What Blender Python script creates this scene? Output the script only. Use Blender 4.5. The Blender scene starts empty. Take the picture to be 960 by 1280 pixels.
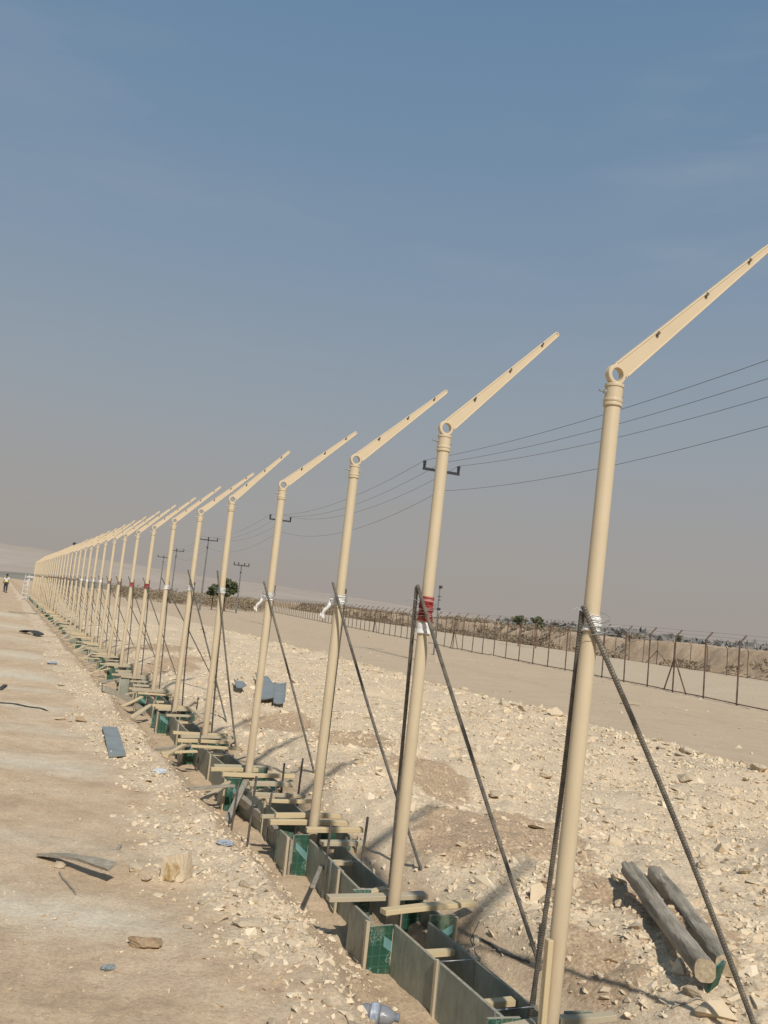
import bpy, bmesh, math, random
import numpy as np
from mathutils import Vector, Matrix
random.seed(7); RNG = np.random.default_rng(11)
scene = bpy.context.scene
col = scene.collection
R = math.radians

# ------------------------------------------------------------------ camera
CZ = 1.75; FPX = 1100.0
ROLL = math.atan(0.104)
PITCH = math.atan((716 + .104*480 - 640)*math.cos(ROLL)/FPX)
_f = Vector((0, math.cos(PITCH), math.sin(PITCH)))
_r0 = Vector((1, 0, 0)); _u0 = _r0.cross(_f)
_r = math.cos(ROLL)*_r0 + math.sin(ROLL)*_u0
_u = -math.sin(ROLL)*_r0 + math.cos(ROLL)*_u0
cam = bpy.data.cameras.new('camera'); co = bpy.data.objects.new('camera', cam); col.objects.link(co)
M = Matrix.Identity(4)
for i in range(3):
    M[i][0] = _r[i]; M[i][1] = _u[i]; M[i][2] = -_f[i]
M[2][3] = CZ
co.matrix_world = M
cam.sensor_fit = 'HORIZONTAL'; cam.sensor_width = 36; cam.lens = 36*FPX/960
cam.clip_end = 20000; cam.clip_start = 0.05
scene.camera = co

# ------------------------------------------------------------------ noise
def _hash(ix, iy, s):
    n = (ix.astype(np.int64)*374761393 + iy.astype(np.int64)*668265263 + s*1442695041) & 0x7fffffff
    n = ((n ^ (n >> 13))*1274126177) & 0x7fffffff
    n = (n ^ (n >> 16)) & 0xffffff
    return n/float(0xffffff)
def vnoise(x, y, s=0):
    ix = np.floor(x); iy = np.floor(y); fx = x-ix; fy = y-iy
    fx = fx*fx*(3-2*fx); fy = fy*fy*(3-2*fy)
    a = _hash(ix, iy, s); b = _hash(ix+1, iy, s); c = _hash(ix, iy+1, s); d = _hash(ix+1, iy+1, s)
    return (a+(b-a)*fx)*(1-fy)+(c+(d-c)*fx)*fy
def fbm(x, y, sc, o=4, s=0):
    r = 0; a = .5; t = 0
    for k in range(o):
        r = r+a*vnoise(x/sc+17.3*k, y/sc-9.1*k, s+k); t += a; a *= .5; sc *= .5
    return r/t-.5
def sm(a, b, x):
    t = np.clip((x-a)/(b-a), 0, 1); return t*t*(3-2*t)

# ------------------------------------------------------------------ the site frame: u across the row of poles, v along it
O0 = (2.62, 0.0); VV = (-.388, .922); UU = (.922, .388)
def uv(X, Y):
    dx = X-O0[0]; dy = Y-O0[1]
    return dx*UU[0]+dy*UU[1], dx*VV[0]+dy*VV[1]
def xy(u, v): return O0[0]+u*UU[0]+v*VV[0], O0[1]+u*UU[1]+v*VV[1]
PU = np.array([-200, -60, -6, -.95, -.72, -.5, -.24, .12, .2, .34, .62, .95, 2.2, 4, 6.5, 7.8, 8.5, 9.4, 14, 24, 60, 200])
PZ = np.array([.25, .12, .0, .0, .03, -.13, -.27, -.28, -.15, -.12, .07, .13, .10, .05, .03, .09, .0, -.08, -.13, -.25, -.25, -.25])
def rub_mask(u, v):
    e = u+.7*fbm(u, v, 1.6, 3, 5)
    return sm(.3, .7, u)*(1-sm(7.9, 8.8, e))*(1-sm(60, 90, v))
def spoil_mask(u, v):   # pale stony margin on the left of the trench
    w = .45*fbm(u, v, 1.1, 4, 21)
    return sm(-1.45, -.95, u+w*1.5)*(1-sm(-.72, -.55, u+w*.4))*(.35+.65*sm(-.12, .08, fbm(u, v, .7, 4, 23)))
def height(X, Y):
    X = np.asarray(X, float); Y = np.asarray(Y, float)
    u, v = uv(X, Y)
    uw = u+.32*fbm(u, v, .7, 4, 3)*sm(-2, -.6, u)*(1-sm(-.45, -.3, u)) + .3*fbm(u, v, 1.2, 3, 4)*sm(.35, .6, u)
    z = np.interp(uw, PU, PZ)
    # the trench bottom stays flat under the forms
    rm = rub_mask(u, v); sp = spoil_mask(u, v)
    near = 1-sm(40, 120, np.hypot(X, Y))
    z = z + rm*near*(.36*fbm(X, Y, 1.5, 4, 31) + .10*fbm(X, Y, .28, 4, 32) + .055*fbm(X, Y, .08, 2, 36) + .09*(.22-np.abs(fbm(X, Y, .42, 4, 42)))*sm(-.1, .1, fbm(X, Y, 1.1, 3, 43)))
    z = z + sp*near*(.10*fbm(X, Y, .3, 4, 33) + .035*fbm(X, Y, .07, 2, 37)+.012)
    z = z + sm(14, 20, u)*near*(.16*fbm(X, Y, 2.2, 4, 44)+.05*fbm(X, Y, .5, 3, 45))
    g = (1-sm(-.55, -.35, u))
    z = z + g*near*(.06*fbm(X*.6, Y, .9, 4, 34) + .022*fbm(X, Y, .14, 4, 35)+.010*fbm(X, Y, .05, 2, 38))
    tr = sm(-.95, -.7, u)*(1-sm(.3, .5, u))
    z = z + tr*near*(.045*fbm(X, Y, .16, 3, 39)+.02*fbm(X, Y, .05, 2, 41))
    z = z + sm(8.5, 10, u)*near*(.08*fbm(X, Y, 3, 3, 40))
    z = z + (1-sm(-3, -1.5, u))*sm(25, 80, v)*.18
    z = z + sm(150, 1500, np.hypot(X, Y))*(-1.0)
    return z
def hz(x, y): return float(height(np.array([x]), np.array([y]))[0])
def ray(px, py):
    px = float(px); py = float(py)
    return ((px-480)/FPX)*_r - ((py-640)/FPX)*_u + _f
def at_z(px, py, z):
    d = ray(px, py); t = (z-CZ)/d.z; return Vector((t*d.x, t*d.y, z))
def at(px, py):       # the ground point in that direction (marches over the real terrain)
    d = ray(px, py); d = d/d.y
    ys = np.concatenate([np.arange(2, 60, .01), np.arange(60, 400, .2)])
    X = d.x*ys; Z = CZ+d.z*ys; H = height(X, ys)
    k = np.argmax(Z < H)
    return Vector((X[k], ys[k], H[k]))

# ------------------------------------------------------------------ materials
def new_mat(name):
    m = bpy.data.materials.new(name); m.use_nodes = True
    nt = m.node_tree; b = nt.nodes['Principled BSDF']
    return m, nt, b
def N(nt, t, **k):
    n = nt.nodes.new(t)
    for a, v in k.items():
        if a in n.inputs.keys() if hasattr(n.inputs, 'keys') else False: n.inputs[a].default_value = v
        else: setattr(n, a, v)
    return n
def noise_node(nt, scale, detail=4, rough=.6, coord='Object', stretch=None):
    tc = nt.nodes.new('ShaderNodeTexCoord'); n = nt.nodes.new('ShaderNodeTexNoise')
    n.inputs['Scale'].default_value = scale; n.inputs['Detail'].default_value = detail; n.inputs['Roughness'].default_value = rough
    src = tc.outputs[coord]
    if stretch:
        mp = nt.nodes.new('ShaderNodeMapping'); mp.inputs['Scale'].default_value = stretch
        nt.links.new(src, mp.inputs[0]); src = mp.outputs[0]
    nt.links.new(src, n.inputs['Vector']); return n
def ramp(nt, src, stops):
    r = nt.nodes.new('ShaderNodeValToRGB'); cr = r.color_ramp
    while len(cr.elements) < len(stops): cr.elements.new(.5)
    for e, (p, c) in zip(cr.elements, stops):
        e.position = p; e.color = (*c, 1)
    nt.links.new(src, r.inputs[0]); return r
def bump(nt, b, src, strength, dist=.01):
    bn = nt.nodes.new('ShaderNodeBump'); bn.inputs['Strength'].default_value = strength; bn.inputs['Distance'].default_value = dist
    nt.links.new(src, bn.inputs['Height']); nt.links.new(bn.outputs[0], b.inputs['Normal']); return bn
def simple(name, c1, c2, scale=6, rough=.7, bs=.2, bd=.004, metal=0, stretch=None, detail=5, coord='Object', lo=.35, hi=.65, spec=.3):
    m, nt, b = new_mat(name)
    n = noise_node(nt, scale, detail, .6, coord, stretch)
    r = ramp(nt, n.outputs['Fac'], [(lo, c1), (hi, c2)])
    nt.links.new(r.outputs[0], b.inputs['Base Color']); b.inputs['Roughness'].default_value = rough
    b.inputs['Metallic'].default_value = metal; b.inputs['Specular IOR Level'].default_value = spec
    if bs: bump(nt, b, n.outputs['Fac'], bs, bd)
    return m
MT = {}
MT['paint'] = simple('tan_paint', (.53, .432, .288), (.59, .488, .33), 5, .42, 0, stretch=(1, 1, .3), spec=.45)
MT['paint_light'] = simple('tan_paint_light', (.56, .455, .305), (.60, .49, .335), 3, .45, 0)
MT['rebar'] = simple('rebar_steel', (.10, .094, .08), (.20, .175, .14), 22, .6, .3, .002, metal=.35)
MT['steel'] = simple('galvanised_bolt', (.35, .37, .36), (.5, .52, .5), 20, .4, 0, metal=.7)
MT['dark_steel'] = simple('dark_clip', (.09, .085, .07), (.16, .14, .11), 20, .5, 0, metal=.3)
MT['rust'] = simple('rusty_post', (.10, .06, .04), (.17, .11, .08), 12, .8, .1, .002)
MT['tape_white'] = simple('white_tape', (.62, .60, .56), (.85, .84, .80), 30, .5, .6, .006, stretch=(1, 1, 4))
MT['tape_red'] = simple('red_tape', (.30, .025, .02), (.62, .42, .38), 26, .5, .6, .006, stretch=(.4, .4, 5), lo=.55, hi=.66)
MT['tape_dark'] = simple('dark_red_tape', (.12, .05, .045), (.34, .24, .20), 30, .5, .5, .006, stretch=(.4, .4, 5))
MT['plank'] = simple('fresh_timber', (.46, .35, .19), (.64, .52, .33), 14, .75, .3, .003, stretch=(1, 12, 12), coord='Generated')
MT['plank_grey'] = simple('dusty_timber', (.36, .30, .20), (.52, .44, .31), 14, .85, .3, .003, stretch=(1, 10, 10), coord='Generated')
MT['board_old'] = simple('weathered_board', (.22, .195, .15), (.36, .32, .25), 10, .9, .4, .004, stretch=(1, 8, 8))
MT['cutend'] = simple('cut_timber_end', (.28, .22, .14), (.48, .39, .26), 45, .8, .3, .002)
MT['stake'] = simple('stake_steel', (.08, .075, .068), (.15, .135, .11), 22, .7, .2, .002, metal=.3)
MT['wire'] = simple('tie_wire', (.32, .33, .33), (.42, .43, .43), 20, .5, 0, metal=.5)
MT['cable'] = simple('power_cable', (.10, .10, .105), (.13, .13, .135), 3, .6, 0)
MT['pole_grey'] = simple('power_pole_metal', (.13, .13, .13), (.19, .185, .18), 3, .8, 0)
MT['insul'] = simple('insulator', (.025, .025, .03), (.05, .05, .055), 8, .5, 0)
MT['sheet'] = simple('blue_grey_sheet', (.19, .215, .215), (.27, .29, .28), 5, .55, .1, .003, lo=.3, hi=.7)
MT['black'] = simple('black_plastic', (.03, .03, .028), (.08, .075, .065), 10, .6, .2)
MT['bag_blue'] = simple('blue_plastic', (.20, .25, .34), (.50, .52, .54), 35, .4, .5, .01)
MT['bag_white'] = simple('pale_plastic', (.45, .48, .50), (.7, .72, .72), 20, .4, .5, .01)
MT['concrete'] = simple('pale_concrete', (.5, .47, .42), (.66, .63, .57), 14, .9, .3, .004)
MT['white'] = simple('white_metal', (.52, .51, .49), (.62, .61, .59), 6, .5, 0)
m = MT['paint']; nt = m.node_tree; b = nt.nodes['Principled BSDF']; src = b.inputs['Base Color'].links[0].from_socket
tc = nt.nodes.new('ShaderNodeTexCoord'); sx = nt.nodes.new('ShaderNodeSeparateXYZ'); nt.links.new(tc.outputs['Object'], sx.inputs[0])
oi = nt.nodes.new('ShaderNodeObjectInfo')
nA = nt.nodes.new('ShaderNodeTexNoise'); nA.noise_dimensions = '4D'; nA.inputs['Scale'].default_value = 9; nA.inputs['Detail'].default_value = 9; nA.inputs['Roughness'].default_value = .7
mpA = nt.nodes.new('ShaderNodeMapping'); mpA.inputs['Scale'].default_value = (1.6, 1.6, .35); nt.links.new(tc.outputs['Object'], mpA.inputs[0]); nt.links.new(mpA.outputs[0], nA.inputs['Vector'])
mA = nt.nodes.new('ShaderNodeMath'); mA.operation = 'MULTIPLY'; mA.inputs[1].default_value = 40; nt.links.new(oi.outputs['Random'], mA.inputs[0]); nt.links.new(mA.outputs[0], nA.inputs['W'])
# dust settles toward the foot
mrA = nt.nodes.new('ShaderNodeMapRange'); mrA.inputs[1].default_value = 1.1; mrA.inputs[2].default_value = 0; mrA.inputs[3].default_value = -.12; mrA.inputs[4].default_value = .25; nt.links.new(sx.outputs['Z'], mrA.inputs[0])
aA = nt.nodes.new('ShaderNodeMath'); aA.operation = 'ADD'; nt.links.new(nA.outputs['Fac'], aA.inputs[0]); nt.links.new(mrA.outputs[0], aA.inputs[1])
rA = ramp(nt, aA.outputs[0], [(.50, (0, 0, 0)), (.74, (.65, .65, .65))])
xA = nt.nodes.new('ShaderNodeMix'); xA.data_type = 'RGBA'; nt.links.new(rA.outputs[0], xA.inputs[0]); nt.links.new(src, xA.inputs[6]); xA.inputs[7].default_value = (.47, .365, .245, 1)
rB = ramp(nt, nA.outputs['Fac'], [(.27, (.6, .6, .6)), (.33, (0, 0, 0))])
xB = nt.nodes.new('ShaderNodeMix'); xB.data_type = 'RGBA'; nt.links.new(rB.outputs[0], xB.inputs[0]); nt.links.new(xA.outputs[2], xB.inputs[6]); xB.inputs[7].default_value = (.34, .25, .15, 1)
nt.links.new(xB.outputs[2], b.inputs['Base Color'])
# rocks
def rock_mat(name, a, b_, dark):
    m, nt, b = new_mat(name)
    n = noise_node(nt, 5, 8, .68, 'Object'); n2 = noise_node(nt, 38, 6, .7, 'Object')
    oi = nt.nodes.new('ShaderNodeObjectInfo')
    r = ramp(nt, n.outputs['Fac'], [(.25, dark), (.42, a), (.68, b_)])
    hv = nt.nodes.new('ShaderNodeHueSaturation')
    mr = nt.nodes.new('ShaderNodeMapRange'); mr.inputs[3].default_value = .82; mr.inputs[4].default_value = 1.08
    nt.links.new(oi.outputs['Random'], mr.inputs[0]); nt.links.new(mr.outputs[0], hv.inputs['Value'])
    nt.links.new(r.outputs[0], hv.inputs['Color']); nt.links.new(hv.outputs[0], b.inputs['Base Color'])
    b.inputs['Roughness'].default_value = .95; b.inputs['Specular IOR Level'].default_value = .1
    bump(nt, b, n2.outputs['Fac'], .7, .012)
    return m
MT['rock'] = rock_mat('limestone', (.58, .465, .32), (.68, .56, .40), (.48, .365, .235))
MT['rock_brown'] = rock_mat('brown_rock', (.40, .27, .16), (.56, .43, .27), (.28, .18, .10))
# gravel: per-stone colour attribute
m, nt, b = new_mat('rubble_stone'); MT['gravel'] = m
at_ = nt.nodes.new('ShaderNodeAttribute'); at_.attribute_name = 'tone'
n = noise_node(nt, 30, 5, .7)
mx = nt.nodes.new('ShaderNodeMath'); mx.operation = 'MULTIPLY_ADD'; mx.inputs[1].default_value = .35; 
nt.links.new(n.outputs['Fac'], mx.inputs[0]); nt.links.new(at_.outputs['Fac'], mx.inputs[2])
r = ramp(nt, mx.outputs[0], [(.10, (.46, .345, .225)), (.38, (.58, .465, .32)), (.75, (.66, .545, .385)), (1.0, (.74, .635, .465))])
nt.links.new(r.outputs[0], b.inputs['Base Color']); b.inputs['Roughness'].default_value = .95; b.inputs['Specular IOR Level'].default_value = .1
bump(nt, b, n.outputs['Fac'], .5, .006)
# plywood, grey form face
m, nt, b = new_mat('grey_form_ply'); MT['ply'] = m
n = noise_node(nt, 2.2, 8, .65); n2 = noise_node(nt, 40, 4, .6, stretch=(1, 1, .2))
r = ramp(nt, n.outputs['Fac'], [(.3, (.155, .18, .145)), (.47, (.215, .235, .19)), (.60, (.30, .305, .245)), (.72, (.44, .40, .30))])
mixn = nt.nodes.new('ShaderNodeMix'); mixn.data_type = 'RGBA'; mixn.blend_type = 'OVERLAY'; mixn.inputs[0].default_value = .35
nt.links.new(r.outputs[0], mixn.inputs[6]); nt.links.new(n2.outputs['Fac'], mixn.inputs[7]); nt.links.new(mixn.outputs[2], b.inputs['Base Color'])
b.inputs['Roughness'].default_value = .55; bump(nt, b, n2.outputs['Fac'], .1, .002)
MT['ply_edge'] = simple('ply_edge', (.24, .22, .17), (.36, .33, .25), 25, .8, .2, .002)
# green film ply: dark green with a fine pale grid and scrawled strokes
m, nt, b = new_mat('green_form_ply'); MT['green'] = m
tc = nt.nodes.new('ShaderNodeTexCoord'); sx = nt.nodes.new('ShaderNodeSeparateXYZ'); nt.links.new(tc.outputs['Object'], sx.inputs[0])
def mth(op, a, b2=None):
    q = nt.nodes.new('ShaderNodeMath'); q.operation = op
    for i_, v_ in ((0, a), (1, b2)):
        if v_ is None: continue
        if isinstance(v_, (int, float)): q.inputs[i_].default_value = v_
        else: nt.links.new(v_, q.inputs[i_])
    return q.outputs[0]
along = mth('ADD', mth('MULTIPLY', sx.outputs['X'], .92), mth('MULTIPLY', sx.outputs['Y'], .39))
lines = mth('MAXIMUM', mth('LESS_THAN', mth('FRACT', mth('MULTIPLY', mth('ADD', along, 10), 21)), .07), mth('LESS_THAN', mth('FRACT', mth('MULTIPLY', mth('ADD', sx.outputs['Z'], 10), 17)), .06))
w = nt.nodes.new('ShaderNodeTexWave'); w.wave_type = 'BANDS'; w.bands_direction = 'DIAGONAL'; w.inputs['Scale'].default_value = 10; w.inputs['Distortion'].default_value = 22; w.inputs['Detail'].default_value = 2; w.inputs['Detail Scale'].default_value = 2.4
nt.links.new(tc.outputs['Object'], w.inputs[0]); scr = mth('GREATER_THAN', w.outputs['Fac'], .93)
n = noise_node(nt, 7, 3, .5); gate = mth('GREATER_THAN', n.outputs['Fac'], .52)
tot = mth('ADD', mth('MULTIPLY', lines, .35), mth('MULTIPLY', mth('MULTIPLY', scr, gate), .8))
r = ramp(nt, tot, [(0, (.018, .070, .042)), (.5, (.07, .16, .12)), (1, (.22, .36, .33))])
mq = nt.nodes.new('ShaderNodeMix'); mq.data_type = 'RGBA'
n3 = noise_node(nt, 5, 6, .7); r3 = ramp(nt, n3.outputs['Fac'], [(.48, (0, 0, 0)), (.8, (.75, .75, .75))])
nt.links.new(r3.outputs[0], mq.inputs[0]); nt.links.new(r.outputs[0], mq.inputs[6]); mq.inputs[7].default_value = (.30, .28, .19, 1)
nt.links.new(mq.outputs[2], b.inputs['Base Color']); b.inputs['Roughness'].default_value = .5
MT['teal'] = simple('teal_stripe', (.10, .22, .21), (.16, .29, .27), 9, .5, 0)
# ground
def ground_material():
    m, nt, b = new_mat('desert_ground')
    L = nt.links.new
    def attr(nm):
        a = nt.nodes.new('ShaderNodeAttribute'); a.attribute_name = nm; return a.outputs['Fac']
    def mixc(f, a, c, blend='MIX'):
        x = nt.nodes.new('ShaderNodeMix'); x.data_type = 'RGBA'; x.blend_type = blend
        if isinstance(f, float): x.inputs[0].default_value = f
        else: L(f, x.inputs[0])
        for s, val in ((6, a), (7, c)):
            if isinstance(val, tuple): x.inputs[s].default_value = (*val, 1)
            else: L(val, x.inputs[s])
        return x.outputs[2]
    nb = noise_node(nt, .9, 9, .68, 'Object', (1, 1.3, 1)); nm_ = noise_node(nt, 6, 9, .75, 'Object', (.85, 1, 1)); nf = noise_node(nt, 45, 6, .75, 'Object')
    # three bands of noise join to one tone
    base = ramp(nt, nb.outputs['Fac'], [(.32, (.475, .345, .22)), (.5, (.56, .425, .28)), (.68, (.62, .495, .34))]).outputs[0]
    mid = ramp(nt, nm_.outputs['Fac'], [(.3, (.36, .36, .36)), (.55, (.5, .5, .5)), (.75, (.60, .60, .60))]).outputs[0]
    base = mixc(.75, base, mid, 'OVERLAY')
    pale = ramp(nt, nm_.outputs['Fac'], [(.3, (.58, .49, .36)), (.7, (.67, .585, .45))]).outputs[0]
    def soft(src, n_, lo, hi, k):
        mm = nt.nodes.new('ShaderNodeMath'); mm.operation = 'MULTIPLY_ADD'; L(n_, mm.inputs[0]); mm.inputs[1].default_value = k; L(src, mm.inputs[2])
        q = nt.nodes.new('ShaderNodeMapRange'); q.inputs[1].default_value = lo+k*.5; q.inputs[2].default_value = hi+k*.5; L(mm.outputs[0], q.inputs[0]); return q.outputs[0]
    c = mixc(soft(attr('dust'), nm_.outputs['Fac'], .1, .9, .7), base, pale)
    rub = ramp(nt, nf.outputs['Fac'], [(.28, (.47, .355, .235)), (.46, (.595, .472, .325)), (.7, (.685, .56, .40))]).outputs[0]
    c = mixc(soft(attr('rubble'), nm_.outputs['Fac'], .25, .6, .5), c, rub)
    soil = ramp(nt, nf.outputs['Fac'], [(.3, (.34, .23, .145)), (.5, (.45, .325, .21)), (.7, (.57, .44, .30))]).outputs[0]
    c = mixc(soft(attr('soil'), nm_.outputs['Fac'], .3, .75, .8), c, soil)
    road = ramp(nt, nb.outputs['Fac'], [(.3, (.49, .375, .255)), (.7, (.55, .43, .30))]).outputs[0]
    road = mixc(.3, road, mid, 'OVERLAY')
    c = mixc(attr('road'), c, road)
    grav = ramp(nt, nm_.outputs['Fac'], [(.3, (.50, .405, .285)), (.7, (.56, .46, .335))]).outputs[0]
    c = mixc(attr('strip'), c, grav)
    fine = ramp(nt, nf.outputs['Fac'], [(.28, (.30, .30, .30)), (.5, (.5, .5, .5)), (.72, (.62, .62, .62))]).outputs[0]
    c = mixc(.8, c, fine, 'OVERLAY')
    nff = noise_node(nt, 170, 4, .8)
    grit = ramp(nt, nff.outputs['Fac'], [(.30, (.22, .22, .22)), (.5, (.5, .5, .5)), (.70, (.70, .70, .70))]).outputs[0]
    c = mixc(.5, c, grit, 'OVERLAY')
    L(c, b.inputs['Base Color']); b.inputs['Roughness'].default_value = 1; b.inputs['Specular IOR Level'].default_value = .05
    ad = nt.nodes.new('ShaderNodeMath'); ad.operation = 'MULTIPLY_ADD'; ad.inputs[1].default_value = .5
    L(nf.outputs['Fac'], ad.inputs[0]); L(nm_.outputs['Fac'], ad.inputs[2])
    bump(nt, b, ad.outputs[0], .55, .03)
    return m
MT['ground'] = ground_material()

# ------------------------------------------------------------------ mesh builder
class MB:
    def __init__(s): s.v = []; s.f = []; s.mi = []; s.cur = 0; s.smooth = []
    def add(s, vs, fs, smooth=False):
        k = len(s.v); s.v += [tuple(v) for v in vs]
        for f in fs: s.f.append(tuple(i+k for i in f)); s.mi.append(s.cur); s.smooth.append(smooth)
    def box(s, c, ax, ay, az, jit=0):   # centre and three half-axis vectors
        c = Vector(c); ax = Vector(ax); ay = Vector(ay); az = Vector(az)
        vs = []
        for i in (-1, 1):
            for j in (-1, 1):
                for k in (-1, 1):
                    p = c+i*ax+j*ay+k*az
                    if jit: p += Vector([random.uniform(-jit, jit) for _ in range(3)])
                    vs.append(p)
        s.add(vs, [(0, 1, 3, 2), (4, 6, 7, 5), (0, 4, 5, 1), (2, 3, 7, 6), (0, 2, 6, 4), (1, 5, 7, 3)])
    def tube(s, pts, rad, n=10, cap=True, smooth=True):
        pts = [Vector(p) for p in pts]
        if not isinstance(rad, (list, tuple)): rad = [rad]*len(pts)
        vs = []; prev = None
        for i, p in enumerate(pts):
            t = (pts[min(i+1, len(pts)-1)]-pts[max(i-1, 0)])
            if t.length < 1e-9: t = Vector((0, 0, 1))
            t.normalize()
            if prev is None:
                a = t.cross(Vector((0, 0, 1))) if abs(t.z) < .95 else t.cross(Vector((1, 0, 0)))
            else: a = prev-t*prev.dot(t)
            a.normalize(); prev = a; b_ = t.cross(a)
            for k in range(n):
                th = 2*math.pi*k/n; vs.append(p+rad[i]*(math.cos(th)*a+math.sin(th)*b_))
        fs = []
        for i in range(len(pts)-1):
            for k in range(n):
                fs.append((i*n+k, i*n+(k+1) % n, (i+1)*n+(k+1) % n, (i+1)*n+k))
        s.add(vs, fs, smooth)
        if cap:
            s.add(vs[:n], [tuple(range(n))[::-1]]); s.add(vs[-n:], [tuple(range(n))])
    def lathe(s, prof, org=(0, 0, 0), ax=(0, 0, 1), n=20, smooth=True):  # prof: (radius, height)
        org = Vector(org); ax = Vector(ax).normalized()
        a = ax.cross(Vector((0, 0, 1))) if abs(ax.z) < .95 else ax.cross(Vector((1, 0, 0)))
        a.normalize(); b_ = ax.cross(a); vs = []
        for r, h in prof:
            for k in range(n):
                th = 2*math.pi*k/n; vs.append(org+ax*h+r*(math.cos(th)*a+math.sin(th)*b_))
        # corners sharper than 35 degrees get their own vertices, so the shading breaks there
        runs = [[0]]
        for i in range(1, len(prof)-1):
            a1 = math.atan2(prof[i][1]-prof[i-1][1], prof[i][0]-prof[i-1][0]); a2 = math.atan2(prof[i+1][1]-prof[i][1], prof[i+1][0]-prof[i][0])
            dd = abs((a2-a1+math.pi) % (2*math.pi)-math.pi); runs[-1].append(i)
            if dd > R(35): runs.append([i])
        runs[-1].append(len(prof)-1)
        for rn in runs:
            sub = [v for i in rn for v in vs[i*n:(i+1)*n]]
            s.add(sub, [(i*n+k, i*n+(k+1) % n, (i+1)*n+(k+1) % n, (i+1)*n+k) for i in range(len(rn)-1) for k in range(n)], smooth)
    def build(s, name, mats, parent=None, loc=None, bevel=0):
        me = bpy.data.meshes.new(name); me.from_pydata(s.v, [], s.f)
        if not isinstance(mats, (list, tuple)): mats = [mats]
        for m in mats: me.materials.append(m)
        me.polygons.foreach_set('material_index', s.mi); me.polygons.foreach_set('use_smooth', s.smooth)
        me.update(); o = bpy.data.objects.new(name, me); col.objects.link(o)
        if parent: o.parent = parent
        if loc is not None: o.location = loc
        if bevel:
            b_ = o.modifiers.new('bevel', 'BEVEL'); b_.width = bevel; b_.segments = 1; b_.limit_method = 'ANGLE'
        return o
def tag(o, label=None, cat=None, group=None, kind=None):
    if label: o['label'] = label
    if cat: o['category'] = cat
    if group: o['group'] = group
    if kind: o['kind'] = kind
    return o
def empty(name, loc, label, cat, group=None, rot=(0, 0, 0)):
    o = bpy.data.objects.new(name, None); col.objects.link(o); o.location = loc; o.rotation_euler = rot
    o.empty_display_size = .1
    return tag(o, label, cat, group)
def dup(root, loc=None, rot=None):
    r_ = root.copy(); col.objects.link(r_)
    if loc is not None: r_.location = loc
    if rot is not None: r_.rotation_euler = rot
    for ch in root.children:
        c = ch.copy(); col.objects.link(c); c.parent = r_
        for g_ in ch.children:
            d = g_.copy(); col.objects.link(d); d.parent = c
    return r_
ORD = 'nearest second third fourth fifth sixth seventh eighth ninth tenth eleventh twelfth thirteenth fourteenth fifteenth sixteenth seventeenth eighteenth nineteenth twentieth'.split()

# ------------------------------------------------------------------ terrain sheet
def axis_steps(lo, hi, fine, g, x0, x1):
    a = list(np.arange(x0, x1, fine)); s = fine; x = a[-1]
    while x < hi: s = s*g; x += s; a.append(x)
    s = fine; x = a[0]; pre = []
    while x > lo: s = s*g; x -= s; pre.append(x)
    return np.array(pre[::-1]+a)
us = axis_steps(-6000, 6000, .028, 1.032, -2.6, 2.2)
vs_ = [-8, -5, -3, -1.5, -.5, .3, 1.0, 1.5, 2.0]; x = 2.3
while x < 6000:
    vs_.append(x); x += max(.024, .0072*x) if x < 30 else (.0072*30)*(1.04**((len(vs_)-400)/1.0)) if False else (.0075*x if x < 45 else .035*x)
vs_ = np.array(vs_)
Ug, Vg = np.meshgrid(us, vs_)
Xg, Yg = xy(Ug, Vg); Zg = height(Xg, Yg)
# the far corner may not dip behind the camera: fine, it is one sheet
nu, nv = len(us), len(vs_)
me = bpy.data.meshes.new('ground')
idx = np.arange(nu*nv).reshape(nv, nu)
quads = np.stack([idx[:-1, :-1], idx[:-1, 1:], idx[1:, 1:], idx[1:, :-1]], -1).reshape(-1, 4)
me.vertices.add(nu*nv); me.vertices.foreach_set('co', np.stack([Xg, Yg, Zg], -1).ravel())
me.loops.add(len(quads)*4); me.loops.foreach_set('vertex_index', quads.ravel())
me.polygons.add(len(quads)); me.polygons.foreach_set('loop_start', np.arange(len(quads))*4); me.polygons.foreach_set('loop_total', np.full(len(quads), 4))
me.polygons.foreach_set('use_smooth', np.ones(len(quads), bool)); me.update(calc_edges=True)
def fattr(nm, arr):
    a = me.attributes.new(nm, 'FLOAT', 'POINT'); a.data.foreach_set('value', np.clip(arr, 0, 1).ravel().astype(np.float32))
# colour masks
rubm = rub_mask(Ug, Vg); spm = spoil_mask(Ug, Vg)
fattr('rubble', np.maximum(rubm, spm))
# dust bands on the left ground, roughly across the view
yb = Yg+.10*Xg+1.2*fbm(Xg*.35, Yg, 3.0, 3, 51)*np.clip(Yg/8, .3, 3)
bands = [(8.05, .42), (6.05, .22), (4.85, .34), (9.9, .35), (11.3, .3), (13.2, .5), (15.4, .5), (18.5, .9), (23, 1.2), (29, 2), (36, 2)]
dust = np.zeros_like(yb)
for c_, w_ in bands: dust = np.maximum(dust, np.exp(-((yb-c_)/w_)**2)*.95)
fade = (1-sm(-1.6, -.9, Ug))
dust = dust*fade*(.1+1.25*(fbm(Xg*.6, Yg, 1.2, 5, 52)+.5))*1.05
dust = np.maximum(dust, (1-sm(-4.6, -3.4, Ug+.12*Vg*0+.6*fbm(Xg, Yg, 2, 3, 55)))*sm(10, 16, Yg)*.8)
fattr('dust', dust)
soil = np.zeros_like(yb)
patches = [(610, 1045, 95, 26), (690, 1060, 40, 20), (440, 932, 40, 12), (530, 975, 42, 16), (770, 1135, 75, 24), (830, 1165, 50, 22), (745, 1200, 45, 28), (560, 1030, 40, 14), (355, 905, 35, 9), (215, 832, 22, 9), (205, 812, 18, 8), (870, 1180, 40, 20)]
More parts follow.
